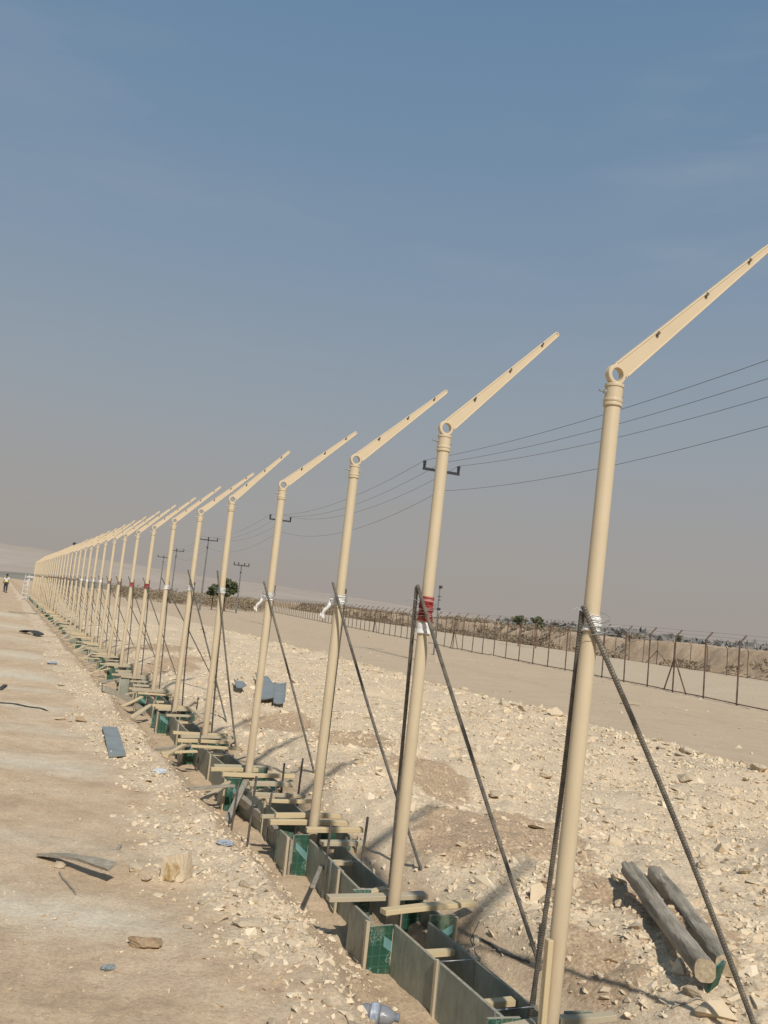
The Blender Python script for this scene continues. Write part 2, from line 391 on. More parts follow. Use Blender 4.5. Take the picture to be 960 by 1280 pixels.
for px, py, rx, ry in patches:
    c_ = at_z(px, py, .1); ex = at_z(px+rx, py, .1); ey = at_z(px, py-ry, .1)
    a_ = (ex-c_).length; b2 = (ey-c_).length
    d_ = ((Xg-c_.x)/a_)**2+((Yg-c_.y)/b2)**2
    soil = np.maximum(soil, 1-sm(.1, 1.9, d_+2.4*fbm(Xg, Yg, .5, 4, 61)))
# excavated soil beside the forms
soil = np.maximum(soil, .40*sm(-.72, -.6, Ug+.2*fbm(Ug, Vg, .6, 3, 66))*(1-sm(.35, .5, Ug)))
soil = np.maximum(soil, sm(.12, .3, fbm(Xg, Yg, 1.5, 4, 63))*rubm*.55)
fattr('soil', soil)
roadm = sm(8.4, 9.2, Ug+.7*fbm(Ug, Vg, 1.6, 3, 5))
fattr('road', roadm)
F1 = (13.35, 32.7); FD = Vector((-.243, 1, 0)).normalized(); FN = Vector((FD.y, -FD.x, 0))
wf = (Xg-F1[0])*FN.x+(Yg-F1[1])*FN.y
fattr('strip', sm(-1.5, 2.5, wf+5*fbm(Xg, Yg, 3, 4, 57))*.8)
me.materials.append(MT['ground'])
g = bpy.data.objects.new('ground', me); col.objects.link(g); g['kind'] = 'structure'

# ------------------------------------------------------------------ stones
def hull(n=11, flat=.62, seed=0):
    rr = random.Random(seed); bm = bmesh.new()
    for _ in range(n):
        v = Vector((rr.gauss(0, 1), rr.gauss(0, 1), rr.gauss(0, 1))).normalized()
        v = Vector((v.x*rr.uniform(.75, 1.1), v.y*rr.uniform(.55, .85), v.z*flat)); bm.verts.new(v)
    res = bmesh.ops.convex_hull(bm, input=bm.verts)
    bmesh.ops.delete(bm, geom=[e for e in res['geom_interior'] if isinstance(e, bmesh.types.BMVert)], context='VERTS')
    bmesh.ops.triangulate(bm, faces=bm.faces); bmesh.ops.recalc_face_normals(bm, faces=bm.faces)
    bm.verts.ensure_lookup_table(); bm.verts.index_update()
    V = np.array([v.co[:] for v in bm.verts]); Fc = np.array([[v.index for v in f.verts] for f in bm.faces]); bm.free(); return V, Fc
PROT = [hull(random.choice((7, 8, 9, 11)), random.uniform(.35, .75), s) for s in range(16)]
def stones_mesh(name, XY, S, sink=.3, tone=None):
    Z = height(XY[:, 0], XY[:, 1]); n = len(S)
    pid = RNG.integers(0, len(PROT), n); VS = []; FS = []; TS = []; off = 0
    for p in range(len(PROT)):
        m_ = np.where(pid == p)[0]
        if not len(m_): continue
        V, Fc = PROT[p]; k = len(m_)
        th = RNG.uniform(0, 2*np.pi, k); tl = RNG.normal(0, .35, k); t2 = RNG.normal(0, .35, k)
        c, s_ = np.cos(th), np.sin(th)
        v = V[None]*S[m_][:, None, None]*RNG.uniform(.68, 1.25, (k, 1, 3))
        # tilt about x then y, spin about z
        ca, sa = np.cos(tl)[:, None], np.sin(tl)[:, None]
        y = v[..., 1]*ca-v[..., 2]*sa; z = v[..., 1]*sa+v[..., 2]*ca; x = v[..., 0]
        cb, sb = np.cos(t2)[:, None], np.sin(t2)[:, None]
        x2 = x*cb+z*sb; z2 = -x*sb+z*cb
        xx = x2*c[:, None]-y*s_[:, None]+XY[m_, 0][:, None]; yy = x2*s_[:, None]+y*c[:, None]+XY[m_, 1][:, None]
        zz = z2+(Z[m_]+S[m_]*(.5-sink)*.6)[:, None]
        VS.append(np.stack([xx, yy, zz], -1).reshape(-1, 3))
        FS.append((Fc[None]+(np.arange(k)*len(V))[:, None, None]+off).reshape(-1, 3))
        t = (tone[m_] if tone is not None else RNG.uniform(.1, .7, k)); TS.append(np.repeat(t, len(V))); off += k*len(V)
    V = np.concatenate(VS); Fc = np.concatenate(FS); T = np.concatenate(TS)
    me = bpy.data.meshes.new(name); me.vertices.add(len(V)); me.vertices.foreach_set('co', V.ravel())
    me.loops.add(len(Fc)*3); me.loops.foreach_set('vertex_index', Fc.ravel().astype(np.int32))
    me.polygons.add(len(Fc)); me.polygons.foreach_set('loop_start', np.arange(len(Fc))*3); me.polygons.foreach_set('loop_total', np.full(len(Fc), 3))
    me.polygons.foreach_set('use_smooth', np.zeros(len(Fc), bool)); me.update(calc_edges=True)
    a = me.attributes.new('tone', 'FLOAT', 'POINT'); a.data.foreach_set('value', T.astype(np.float32))
    me.materials.append(MT['gravel']); o = bpy.data.objects.new(name, me); col.objects.link(o); return o
def scatter(n, u0, u1, v0, v1, s0, s1, maskf, power=2.2):
    # more stones close by; v drawn log-uniform
    v = np.exp(RNG.uniform(np.log(v0), np.log(v1), n)); u = RNG.uniform(u0, u1, n)
    keep = RNG.uniform(0, 1, n) < maskf(u, v); u = u[keep]; v = v[keep]
    s = s0*(s1/s0)**(RNG.uniform(0, 1, len(u))**power)
    X, Y = xy(u, v); return np.stack([X, Y], -1), s
def soil_at(X, Y):
    s = np.zeros_like(X)
    for px, py, rx, ry in patches:
        c_ = at_z(px, py, .1); ex = at_z(px+rx, py, .1); ey = at_z(px, py-ry, .1)
        d_ = ((X-c_.x)/(ex-c_).length)**2+((Y-c_.y)/(ey-c_).length)**2
        s = np.maximum(s, 1-sm(.35, 1.5, d_+1.6*fbm(X, Y, .5, 4, 61)))
    return s
def clump(u, v, seed, lo=-.12, hi=.12): return sm(lo, hi, fbm(u, v, .8, 4, seed))
sets = []
sets.append(scatter(150000, .33, 9.0, 2.2, 26, .006, .045, lambda u, v: rub_mask(u, v)*(.22+.78*clump(u, v, 71, -.15, .1)), 1.55))
sets.append(scatter(19000, .4, 9.0, 2.2, 45, .025, .12, lambda u, v: rub_mask(u, v)*(.06+.94*clump(u, v, 72, -.1, .12)), 2.6))
sets.append(scatter(900, .8, 8.4, 5.2, 40, .04, .13, lambda u, v: rub_mask(u, v)*(.1+.9*clump(u, v, 77, 0, .2)), 2.0))
sets.append(scatter(7000, 6.6, 8.6, 3, 45, .02, .12, lambda u, v: sm(6.6, 7.6, u)*(1-sm(8.0, 8.6, u)), 2.0))
XY = np.concatenate([s[0] for s in sets]); S = np.concatenate([s[1] for s in sets])
so = soil_at(XY[:, 0], XY[:, 1]); keep = RNG.uniform(0, 1, len(S)) > so*.65
tone = RNG.uniform(.12, .72, len(S))*(1-so*.55)
o = stones_mesh('rubble', XY[keep], S[keep], .62, tone[keep]); tag(o, 'pale broken limestone rubble covering the ground right of the trench', 'rubble', kind='stuff')
sets = [scatter(20000, -1.8, -.4, 2.2, 22, .006, .035, lambda u, v: spoil_mask(u, v)*(.2+.8*clump(u, v, 73)), 1.6),
        scatter(3000, -1.7, -.5, 2.2, 40, .02, .06, lambda u, v: spoil_mask(u, v)*(.1+.9*clump(u, v, 74)), 2.2)]
sets.append(scatter(14000, -1.1, .35, 2.2, 22, .006, .035, lambda u, v: (sm(-1.1, -.8, u)*(1-sm(-.3, -.2, u))+sm(.16, .2, u))*(.15+.85*clump(u, v, 78)), 1.8))
XY = np.concatenate([s[0] for s in sets]); S = np.concatenate([s[1] for s in sets])
o = stones_mesh('spoil_gravel', XY, S, .35); tag(o, 'pale stony spoil strewn along the left edge of the trench', 'gravel', kind='stuff')
XY, S = scatter(22000, -7, -.9, 2.2, 22, .0025, .016, lambda u, v: .12+.88*clump(u, v, 75, 0, .2), 2.6)
o = stones_mesh('gravel', XY, S, .3, RNG.uniform(-.1, .6, len(S))); tag(o, 'fine scattered gravel on the brown ground left of the trench', 'gravel', kind='stuff')
XY, S = scatter(9000, -5, -.7, 2.2, 14, .004, .02, lambda u, v: clump(u, v, 79, -.05, .2), 2.0)
o = stones_mesh('soil_crumbs', XY, S, .45, RNG.uniform(-.25, .15, len(S))); tag(o, 'brown crumbs of dry soil on the left ground', 'soil crumbs', kind='stuff')
XY, S = scatter(16000, 8.6, 42, 6, 75, .012, .07, lambda u, v: (.03+.5*clump(u, v, 76, .05, .25))*(1+1.2*sm(18, 22, u)), 3)
o = stones_mesh('road_gravel', XY, S, .3); tag(o, 'loose small stones on the smooth dirt track before the wire fence', 'gravel', kind='stuff')

def rock_mesh(seed, sub=3, flat=.7, rough=.16, cuts=7):
    rr = random.Random(seed); bm = bmesh.new()
    bmesh.ops.create_icosphere(bm, subdivisions=sub, radius=1)
    planes = [(Vector((rr.gauss(0, 1), rr.gauss(0, 1), rr.gauss(0, 1))).normalized(), rr.uniform(.38, .75)) for _ in range(cuts+5)]
    for v in bm.verts:
        p = v.co.copy()
        for n_, d in planes:
            e = p.dot(n_)-d
            if e > 0: p -= n_*e*.98
        v.co = p
    C = np.array([v.co[:] for v in bm.verts])
    dn = rough*(fbm(C[:, 0]+C[:, 2]*.7+seed, C[:, 1]-C[:, 2]*.6, .6, 4, seed)) + rough*.8*(fbm(C[:, 2]*1.3+seed, C[:, 0]+C[:, 1], .35, 3, seed+9))
    for v, d in zip(bm.verts, dn): v.co = v.co*(1+2*float(d)); v.co.z *= flat
    me = bpy.data.meshes.new('rock'); bm.to_mesh(me); bm.free(); me.materials.append(MT['rock'])
    return me
RM = [rock_mesh(s, 2, random.uniform(.5, .75), .16) for s in range(10)]
def rock(px=None, size=.05, label='', name='rock', mat=None, group=None, seed=None, pos=None, sc=(1, .75, .8), rz=None, sink=.25, hi=False, cat='rock'):
    p = pos if pos is not None else at(*px)
    if seed is None: seed = random.randrange(1000)
    if hi or mat:
        me_ = rock_mesh(seed+50, 4 if hi else 3, .72, .2, 8)
        if mat: me_.materials.clear(); me_.materials.append(mat)
    else: me_ = RM[seed % len(RM)]
    o = bpy.data.objects.new(name, me_); col.objects.link(o)
    o.scale = (size*sc[0], size*sc[1], size*sc[2]); o.rotation_euler = (random.uniform(-.2, .2), random.uniform(-.2, .2), random.uniform(0, 6.28) if rz is None else rz)
    o.location = (p.x, p.y, p.z+size*sc[2]*(.55-sink)); return tag(o, label, cat, group)
rock((182, 1184), .095, 'brown lumpy rock with a shadowed underside, alone on the left foreground dirt', 'rock', MT['rock_brown'], seed=3, sc=(1.25, .7, .62), rz=.1, hi=True)
rock((172, 1088), .075, 'pale broken clod left of the stained concrete lump', 'rock', seed=5, sc=(1.1, .8, .6), hi=True)
rock((182, 1102), .045, 'small pale rock just in front of the broken clod beside the concrete lump', 'rock', seed=8, hi=True)
rock((303, 1107), .06, 'pale oblong stone on brown soil left of the third pole footing', 'rock', seed=12, sc=(1, .6, .6), rz=2.3, hi=True)
rock((277, 1150), .05, 'rounded pale stone in the spoil strip below the oblong stone', 'rock', seed=14, hi=True)
rock((252, 1130), .035, 'small upright pale stone at the left of the spoil strip', 'rock', seed=15)
rock((233, 1160), .045, 'low double pale stone on the flat dirt left of the spoil', 'rock', seed=16, sc=(1.3, .6, .5))
rock((310, 1158), .075, 'broad flat slab of pale stone in the spoil margin', 'rock', seed=18, sc=(1.3, .8, .45), rz=.2, hi=True)
rock((75, 1082), .06, 'pale stone propping the weathered grey board', 'rock', seed=19, sc=(1.2, .8, .6), hi=True)
rock((458, 1218), .03, 'small rounded stone on brown soil beside the grey form panel', 'rock', seed=22)
rock((445, 1228), .035, 'stone at the pale edge left of the near form panel', 'rock', seed=23)
rock((76, 900), .10, 'pale stone nearest the thin black cable on the left ground', 'rock', seed=26, sc=(1.2, .7, .5))
rock((100, 902), .11, 'tan stone right of the pale stone near the black cable end', 'rock', MT['rock_brown'], seed=27, sc=(1.2, .8, .6))
rock((78, 857), .13, 'flat pale clod on the brown band beyond the black cable', 'rock', seed=28, sc=(1.3, .8, .4))
for i, (px, py, s_, lb) in enumerate([
    (579, 862, .13, 'rounded pale boulder with deep shadow at the far rubble ridge behind the second pole'),
    (632, 884, .17, 'large pale boulder on the rubble ridge between the first and second poles'),
    (655, 888, .16, 'pale boulder right of the largest one on the rubble ridge'),
    (695, 893, .20, 'smooth pale boulder behind the left brace of the nearest pole'),
    (948, 962, .17, 'stained boulder on the rubble edge at the right border of the view'),
    (923, 935, .09, 'single pale rock sitting alone on the smooth dirt track'),
    (855, 975, .14, 'flat white stone in the sandy dip right of the nearest pole brace'),
    (740, 945, .10, 'pale rock on the ridge just right of the nearest pole'),
    (798, 950, .10, 'pale rock on the ridge between pole and brace at the right'),
    (462, 797, .22, 'pale rock on the far track beyond the third pole'),
    (880, 1083, .075, 'long pale flat stone right of the nearest brace'),
    (930, 1092, .06, 'round pale stone near the right border level with the log tips'),
    (905, 1115, .055, 'pale stone right of the brace above the two timbers'),
    (718, 1130, .05, 'pale angular stone just right of the nearest pole'),
    (745, 1158, .055, 'pale stone left of the two weathered timbers'),
    (795, 1160, .05, 'low pale stone in the shadow side of the timbers'),
    (728, 1040, .06, 'pale flat stone beside the lower nearest pole on rubble'),
    (685, 972, .11, 'broad pale stone left of the nearest pole on rubble'),
    (617, 995, .08, 'pale slab stone lying beyond the brown soil patch'),
    (430, 1195, .035, 'little pale stone on the brown soil by the third footing')]):
    rock((px, py), s_, lb, seed=i+30, hi=(s_ > .09), sc=(1.1, .8, .75), mat=MT['rock'] if s_ > .05 else None)
# countable rocks nothing tells apart
def many(n, u0, u1, v0, v1, s0, s1, label, group, f=lambda u, v: 1.0):
    k = 0; t = 0
    while k < n and t < 20000:
        t += 1
        v = math.exp(random.uniform(math.log(v0), math.log(v1))); u = random.uniform(u0, u1)
        if random.random() > float(np.ravel(f(np.array([u]), np.array([v])))[0]): continue
        X, Y = xy(u, v); p = Vector((X, Y, hz(X, Y)))
        rock(None, random.uniform(s0, s1)*random.uniform(.6, 1), label, group=group, pos=p, seed=random.randrange(10), sc=(random.uniform(.9, 1.3), random.uniform(.6, .9), random.uniform(.55, .95))); k += 1
many(95, 7.3, 8.6, 8, 40, .05, .16, 'pale limestone rock in the heaped edge between rubble and track', 'rocks heaped along the rubble edge', lambda u, v: np.exp(-((u-7.9)/.45)**2))
many(110, .7, 7.4, 3.2, 24, .03, .085, 'pale angular rock lying in the limestone rubble', 'rocks in the rubble field', lambda u, v: clump(u, v, 72))
many(55, -1.5, -.65, 3.2, 16, .02, .05, 'small pale rock in the spoil beside the trench', 'rocks in the spoil strip', lambda u, v: spoil_mask(u, v))
many(22, -6, -1.5, 4, 20, .012, .035, 'small pale stone on the flat brown ground', 'stones on the left ground')

# ------------------------------------------------------------------ poles
poles = [(1.58, 2.42)]
poles += [(1.0, 3.96), (.335, 5.49), (-.275, 7.11), (-1.06, 8.96), (-1.91, 10.98)]
px_, py_ = -2.72, 13.1
for k in range(34):
    poles.append((px_, py_)); px_ -= .855; py_ += 2.033
TOPZ = 2.96
u3 = Vector((UU[0], UU[1], 0)); v3 = Vector((VV[0], VV[1], 0)); z3 = Vector((0, 0, 1))
def pole_parts(root, tape, lod, tail=False, L=1.0, adeg=45):
    b_ = MB(); b_.lathe([(.0, -.3), (.0375, -.3), (.0375, 2.80), (.0355, 2.83)], n=28 if lod == 0 else 12)
    b_.build('post', MT['paint'], root)
    c = MB(); n = 28 if lod == 0 else 12
    c.lathe([(.038, 2.796), (.0435, 2.797), (.0448, 2.804), (.0435, 2.811), (.0410, 2.813), (.0435, 2.816), (.0450, 2.823), (.0435, 2.830), (.0405, 2.832), (.0405, 2.886), (.0440, 2.887), (.0450, 2.894), (.0440, 2.901), (.041, 2.902), (0, 2.905)], n=n)
    c.build('collar', MT['paint'], root)
    # pivot ring: a short tube lying along the row
    rg = MB(); ro, ri, hw = .049, .0325, .017; nn = 28 if lod == 0 else 14
    rg.lathe([(ri, -hw), (ro-.004, -hw), (ro, -hw+.004), (ro, hw-.004), (ro-.004, hw), (ri, hw), (ri, -hw)], org=(0, 0, 2.948), ax=v3, n=nn)
    rg.build('pivot_ring', MT['paint_light'], root)
    a = R(adeg); d = u3*math.cos(a)+z3*math.sin(a); nrm = -u3*math.sin(a)+z3*math.cos(a)
    am = MB(); o_ = Vector((0, 0, 2.948)); seg = 8 if lod == 0 else 2
    # tapered channel: web between two rounded lips
    for side in (1, -1):
        p = []
        for i in range(seg+1):
            t = i/seg; w = .0405*(1-t)+.0135*t
            p.append(o_+d*(L*t if side == 1 else .052+(L-.052)*t)+nrm*side*w-v3*.0075)
        am.tube(p, .0048, 8 if lod == 0 else 5)
    w0, w1 = .0425, .015
    q = []
    for yy in (-.0095, .022):
        q += [o_+d*.040+nrm*w0+v3*yy, o_+d*.040-nrm*w0+v3*yy, o_+d*L-nrm*w1+v3*yy, o_+d*L+nrm*w1+v3*yy]
    am.add(q, [(0, 1, 2, 3), (7, 6, 5, 4), (0, 3, 7, 4), (1, 5, 6, 2), (3, 2, 6, 7), (0, 4, 5, 1)])
    if lod == 0: am.tube([o_+d*(L-.004)+nrm*w1-v3*.008, o_+d*(L+.006)-v3*.008, o_+d*(L-.004)-nrm*w1-v3*.008], .0065, 8)
    am.build('arm', MT['paint_light'], root)
    if lod < 2:
        for t in (.26, .57, .86):
            h = MB(); w = .038*(1-t)+.012*t; c0 = o_+d*L*t+nrm*w*.75-v3*.014
            h.tube([c0-d*.009, c0-v3*.010, c0+d*.009-v3*.010, c0+d*.013+nrm*.010], .0030, 6)
            h.box(c0, d*.008, nrm*.005, v3*.003)
            h.build('wire_clip', MT['dark_steel'], root)
        bo = MB(); bo.tube([Vector((0, 0, 2.858))-u3*.082, Vector((0, 0, 2.858))-u3*.030], .0048, 8); bo.tube([Vector((0, 0, 2.858))-u3*.055, Vector((0, 0, 2.858))-u3*.043], .010, 6, smooth=False)
        bo.tube([Vector((0, 0, 2.858))+u3*.040, Vector((0, 0, 2.858))+u3*.052], .009, 6, smooth=False)
        bo.build('bolt', MT['steel'], root)
    # tape wrapping
    t_ = MB(); zc = 1.80; hh = .034 if tape != 'tape_red' else (.075 if L > 1.05 else .048); k = 22 if lod == 0 else 9; pr = []
    for i in range(k+1):
        z = zc-hh+2*hh*i/k; pr.append((.0415+.006*random.random(), z))
    t_.lathe([(.038, zc-hh-.002)]+pr+[(.038, zc+hh+.002)], n=20 if lod == 0 else 9)
    if lod == 0:
        for _ in range(7):
            z = zc+random.uniform(-hh, hh); tl = random.uniform(-.02, .02)
            t_.tube([Vector((.047*math.cos(a_), .047*math.sin(a_), z+tl*math.cos(a_))) for a_ in np.linspace(0, 6.28, 20)], random.uniform(.0015, .0035), 5)
    t_.build('tape_wrap', MT[tape], root)
    if tape == 'tape_red' and L > 1.05:
        w_ = MB(); pr = [(.044+.006*random.random(), 1.65+.012*i) for i in range(6)]; w_.lathe([(.038, 1.648)]+pr+[(.038, 1.715)], n=20); w_.build('tape_wrap', MT['tape_white'], root)
    if tail:
        r_ = MB(); base = Vector((-.075, -.03, 1.80)); prevs = None; vs2 = []
        for i in range(10):
            t = i/9; c_ = base+Vector((-.05*t+.012*math.sin(7*t), -.02*t, -.15*t)); w = .010+.022*math.sin(min(1, t*1.4)*2.4)
            for j in range(6):
                s_ = j/5-.5; vs2.append(c_+Vector((w*s_*1.2, .02*math.sin(9*s_+5*t), .015*math.sin(6*s_+3*t))))
        r_.add(vs2, [(i*6+j, i*6+j+1, (i+1)*6+j+1, (i+1)*6+j) for i in range(9) for j in range(5)], True)
        r_.tube([Vector((-.035, -.03, 1.80)), base], .006, 6); r_.build('rag_tail', MT['tape_white'], root)
tapes = {0: 'tape_white', 1: 'tape_white', 2: 'tape_red', 3: 'tape_white', 4: 'tape_white', 5: 'tape_white', 6: 'tape_white', 7: 'tape_white', 8: 'tape_red', 9: 'tape_red', 10: 'tape_dark', 11: 'tape_dark', 12: 'tape_white', 13: 'tape_white', 14: 'tape_white', 15: 'tape_white', 16: 'tape_dark', 17: 'tape_dark'}
plab = {0: 'tan pole standing beside the camera, just outside the right of the frame',
        1: 'nearest tan steel pole in view, white taped, its arm running off the right edge',
        2: 'second tan steel pole, wrapped in red and white tape where its braces meet',
        3: 'third tan steel pole with white tape and a hanging white rag',
        4: 'fourth tan steel pole with white tape and a small white rag on its left',
        5: 'fifth tan steel pole with one narrow white tape band',
        6: 'sixth tan steel pole, a brace end sticking up left of its white tape',
        7: 'seventh tan steel pole with white tape, a far power pole crossarm behind it'}
protos = {}
pole_objs = []
tcol = {'tape_white': 'white', 'tape_red': 'red', 'tape_dark': 'dark red'}
lean = {1: (-.075, 0), 2: (-.035, 0), 3: (-.02, 0), 0: (-.02, 0)}
for k, (X, Y) in enumerate(poles):
    tp = tapes.get(k, random.choice(['tape_dark', 'tape_dark', 'tape_dark', 'tape_white']))
    tail = k in (3, 4); lod = 0 if k < 9 else (1 if k < 16 else 2)
    if k in plab: lb = plab[k]
    elif k <= 20: lb = 'tan steel pole with %s tape, %s of the row counting from the camera' % (tcol[tp], ORD[k-1])
    else: lb = 'small tan steel pole in the crowded far end beyond the twentieth pole'
    AL = {0: (1.12, 46), 1: (1.22, 45.3), 2: (1.10, 46.5), 3: (1.05, 44), 4: (1.0, 43), 5: (.98, 47)}.get(k, (1.0, 44)); key = (tp, lod, tail, AL)
    dz = random.uniform(-.02, .02) if k > 2 else 0
    dx, dy = lean.get(k, (random.gauss(0, .012), random.gauss(0, .012)))
    # the base shifts so that the head stays over its mark
    loc = Vector((X+dx, Y+dy, dz)); q = Vector((-dx, -dy, TOPZ)).to_track_quat('Z', 'Y')
    qv = Vector((0, 0, 1)).rotation_difference(Vector((-dx, -dy, TOPZ)))
    if key not in protos:
        root = empty('fence_pole', loc, lb, 'fence pole', 'tan steel poles in a long row'); pole_parts(root, tp, lod, tail, *AL); protos[key] = root
    else:
        root = dup(protos[key], loc); tag(root, lb)
    root.rotation_euler = qv.to_euler(); pole_objs.append(root)

# ------------------------------------------------------------------ rebar braces wired to the poles
def rebar(a, b, r=.0105, ribs=True, wob=.006):
    m_ = MB(); a = Vector(a); b = Vector(b); L = (b-a).length
    bend = Vector((random.gauss(0, wob), random.gauss(0, wob), 0))
    if ribs:
        st = .0125; n = int(L/st); pts = []; rd = []
        for i in range(n*2+1):
            t = i/(n*2); pts.append(a.lerp(b, t)+bend*math.sin(math.pi*t)*2); rd.append(r*(1.12 if i % 2 else .95))
        m_.tube(pts, rd, 8, smooth=False)
    else: m_.tube([a.lerp(b, t/6)+bend*math.sin(math.pi*t/6)*2 for t in range(7)], r, 6)
    return m_
Afoot = {1: (948, 1300), 2: (676, 1212), 3: (527, 1087), 4: (393, 968), 5: (295, 935), 6: (283, 903), 7: (240, 882), 8: (213, 858)}
Bfoot = {1: (663, 1262), 2: (487, 1112), 3: (398, 1018), 4: (312, 966), 5: (265, 912), 6: (228, 884)}
for k, (X, Y) in enumerate(poles):
    zt = {1: 1.825, 6: 2.02}.get(k, 1.90)
    if k in (5,): zt = 2.0
    top = Vector((X-(.058 if k == 1 else .065 if k == 2 else .055), Y-.05, zt+random.uniform(-.02, .02)))
    near = k <= 6
    if k in Afoot and k < 7: fa = at(*Afoot[k])
    else:
        du, dv = random.uniform(.75, 1.15), random.uniform(-.15, .25)
        fx, fy = X+u3.x*du+v3.x*dv, Y+u3.y*du+v3.y*dv; fa = Vector((fx, fy, hz(fx, fy)))
    if k == 0: fa = Vector((2.55, 2.8, hz(2.55, 2.8)))
    d = (fa-top).normalized()
    # the bar starts a little left of the wrap, passes in front of the pole and ends in the rubble
    a0 = top-d*.05
    who = 'pole outside the frame' if k == 0 else ('%s pole' % ORD[k-1] if k <= 14 else '')
    la = ('long dark rebar brace slanting from the %s rightward to the rubble' % who) if k <= 14 else 'dark rebar brace slanting right from a pole far down the row'
    o = rebar(a0, fa+d*.12, .0115 if k < 3 else .0105, near).build('rebar_brace', MT['rebar'], None); tag(o, la, 'brace', 'rebar braces slanting to the rubble')
    if k in Bfoot: fb = at_z(*Bfoot[k], -.02)
    else:
        fx, fy = X+u3.x*.2+v3.x*.5, Y+u3.y*.2+v3.y*.5; fb = Vector((fx, fy, -.02))
    if k == 0: fb = Vector((X+.05, Y+.4, -.02))
    tb = Vector((X-(.078 if k == 1 else .085) if k < 3 else X+.03, Y-.02 if k < 3 else Y+.055, (1.80 if k == 1 else 1.88) if k < 3 else 1.86))
    d = (fb-tb).normalized()
    la = ('steep dark rebar brace dropping from the %s to the trench edge' % who) if k <= 14 else 'steep dark rebar brace at a pole far down the row'
    o = rebar(tb-d*.05, fb+d*.15, .0115 if k < 3 else .0105, near).build('rebar_brace', MT['rebar'], None); tag(o, la, 'brace', 'steep rebar braces at the trench')
    if k <= 5:   # tie wires knotted round bars and pole
        w_ = MB()
        for q in range(4):
            z = 1.80+random.uniform(-.04, .05); pts = []
            for a_ in np.linspace(0, 6.28, 18): pts.append((X+.066*math.cos(a_)-.012, Y+.062*math.sin(a_)-.008, z+.02*math.sin(a_+q)))
            w_.tube(pts, .0014, 5)
        w_.tube([(X-.07, Y-.05, 1.84), (X-.11, Y-.06, 1.86), (X-.15, Y-.05, 1.83)], .0013, 5)
        w_.tube([(X+.03, Y-.06, 1.79), (X+.09, Y-.05, 1.80), (X+.13, Y-.05, 1.775)], .0013, 5)
        tag(w_.build('tie_wire', MT['wire']), 'twisted tie wire binding the braces to the %s' % ('pole outside the frame' if k == 0 else ORD[k-1]+' pole'), 'wire', 'tie wires on the poles')

# ------------------------------------------------------------------ formwork
CW = .105; TH = .009; HB = -.27; HT = .0
def loc3(X, Y, u, v, z): return Vector((X+u3.x*u+v3.x*v, Y+u3.y*u+v3.y*v, z))
def panel(mb, p0, p1, thick_dir, z0, z1, edge_idx=1, th=TH):
    p0 = Vector(p0); p1 = Vector(p1); c = (p0+p1)/2; ax = (p1-p0)/2; zc = (z0+z1)/2
    c = Vector((c.x, c.y, zc)); h = (z1-z0)/2; T = Vector(thick_dir)*th
    a = len(mb.v); mb.box(c, ax, T, z3*h)
    # box faces: ends, y faces, z faces ; give the cut edges the edge material
    n = len(mb.mi)
    mb.mi[n-6] = edge_idx; mb.mi[n-5] = edge_idx; mb.mi[n-2] = edge_idx; mb.mi[n-1] = edge_idx
def plank(a, b, w, t, mat, label, group, name='timber_plank', cat='plank'):
    a = Vector(a); b = Vector(b); L = (b-a).length; mb = MB()
    nseg = 5; bow = random.uniform(-.006, .006); vs2 = []
    for i in range(nseg+1):
        x = -L/2+L*i/nseg; zb = bow*math.sin(math.pi*i/nseg)
        ww = w/2*(1+random.uniform(-.05, .05))
        vs2 += [(x, -ww, -t/2+zb), (x, ww, -t/2+zb), (x, ww, t/2+zb), (x, -ww, t/2+zb)]
    fs = [(i*4+j, i*4+(j+1) % 4, (i+1)*4+(j+1) % 4, (i+1)*4+j) for i in range(nseg) for j in range(4)]
    mb.add(vs2, fs); mb.add(vs2[:4], [(3, 2, 1, 0)]); mb.add(vs2[-4:], [(0, 1, 2, 3)])
    o = mb.build(name, mat, None, (a+b)/2, bevel=.002)
    dxy = b-a; rz = math.atan2(dxy.y, dxy.x); ry = -math.atan2(dxy.z, math.hypot(dxy.x, dxy.y))
    o.rotation_euler = (random.uniform(-.06, .06), ry, rz)
    return tag(o, label, cat, group)
npole = len(poles)
def who(k): return 'pole beside the camera' if k == 0 else '%s pole' % ORD[k-1]
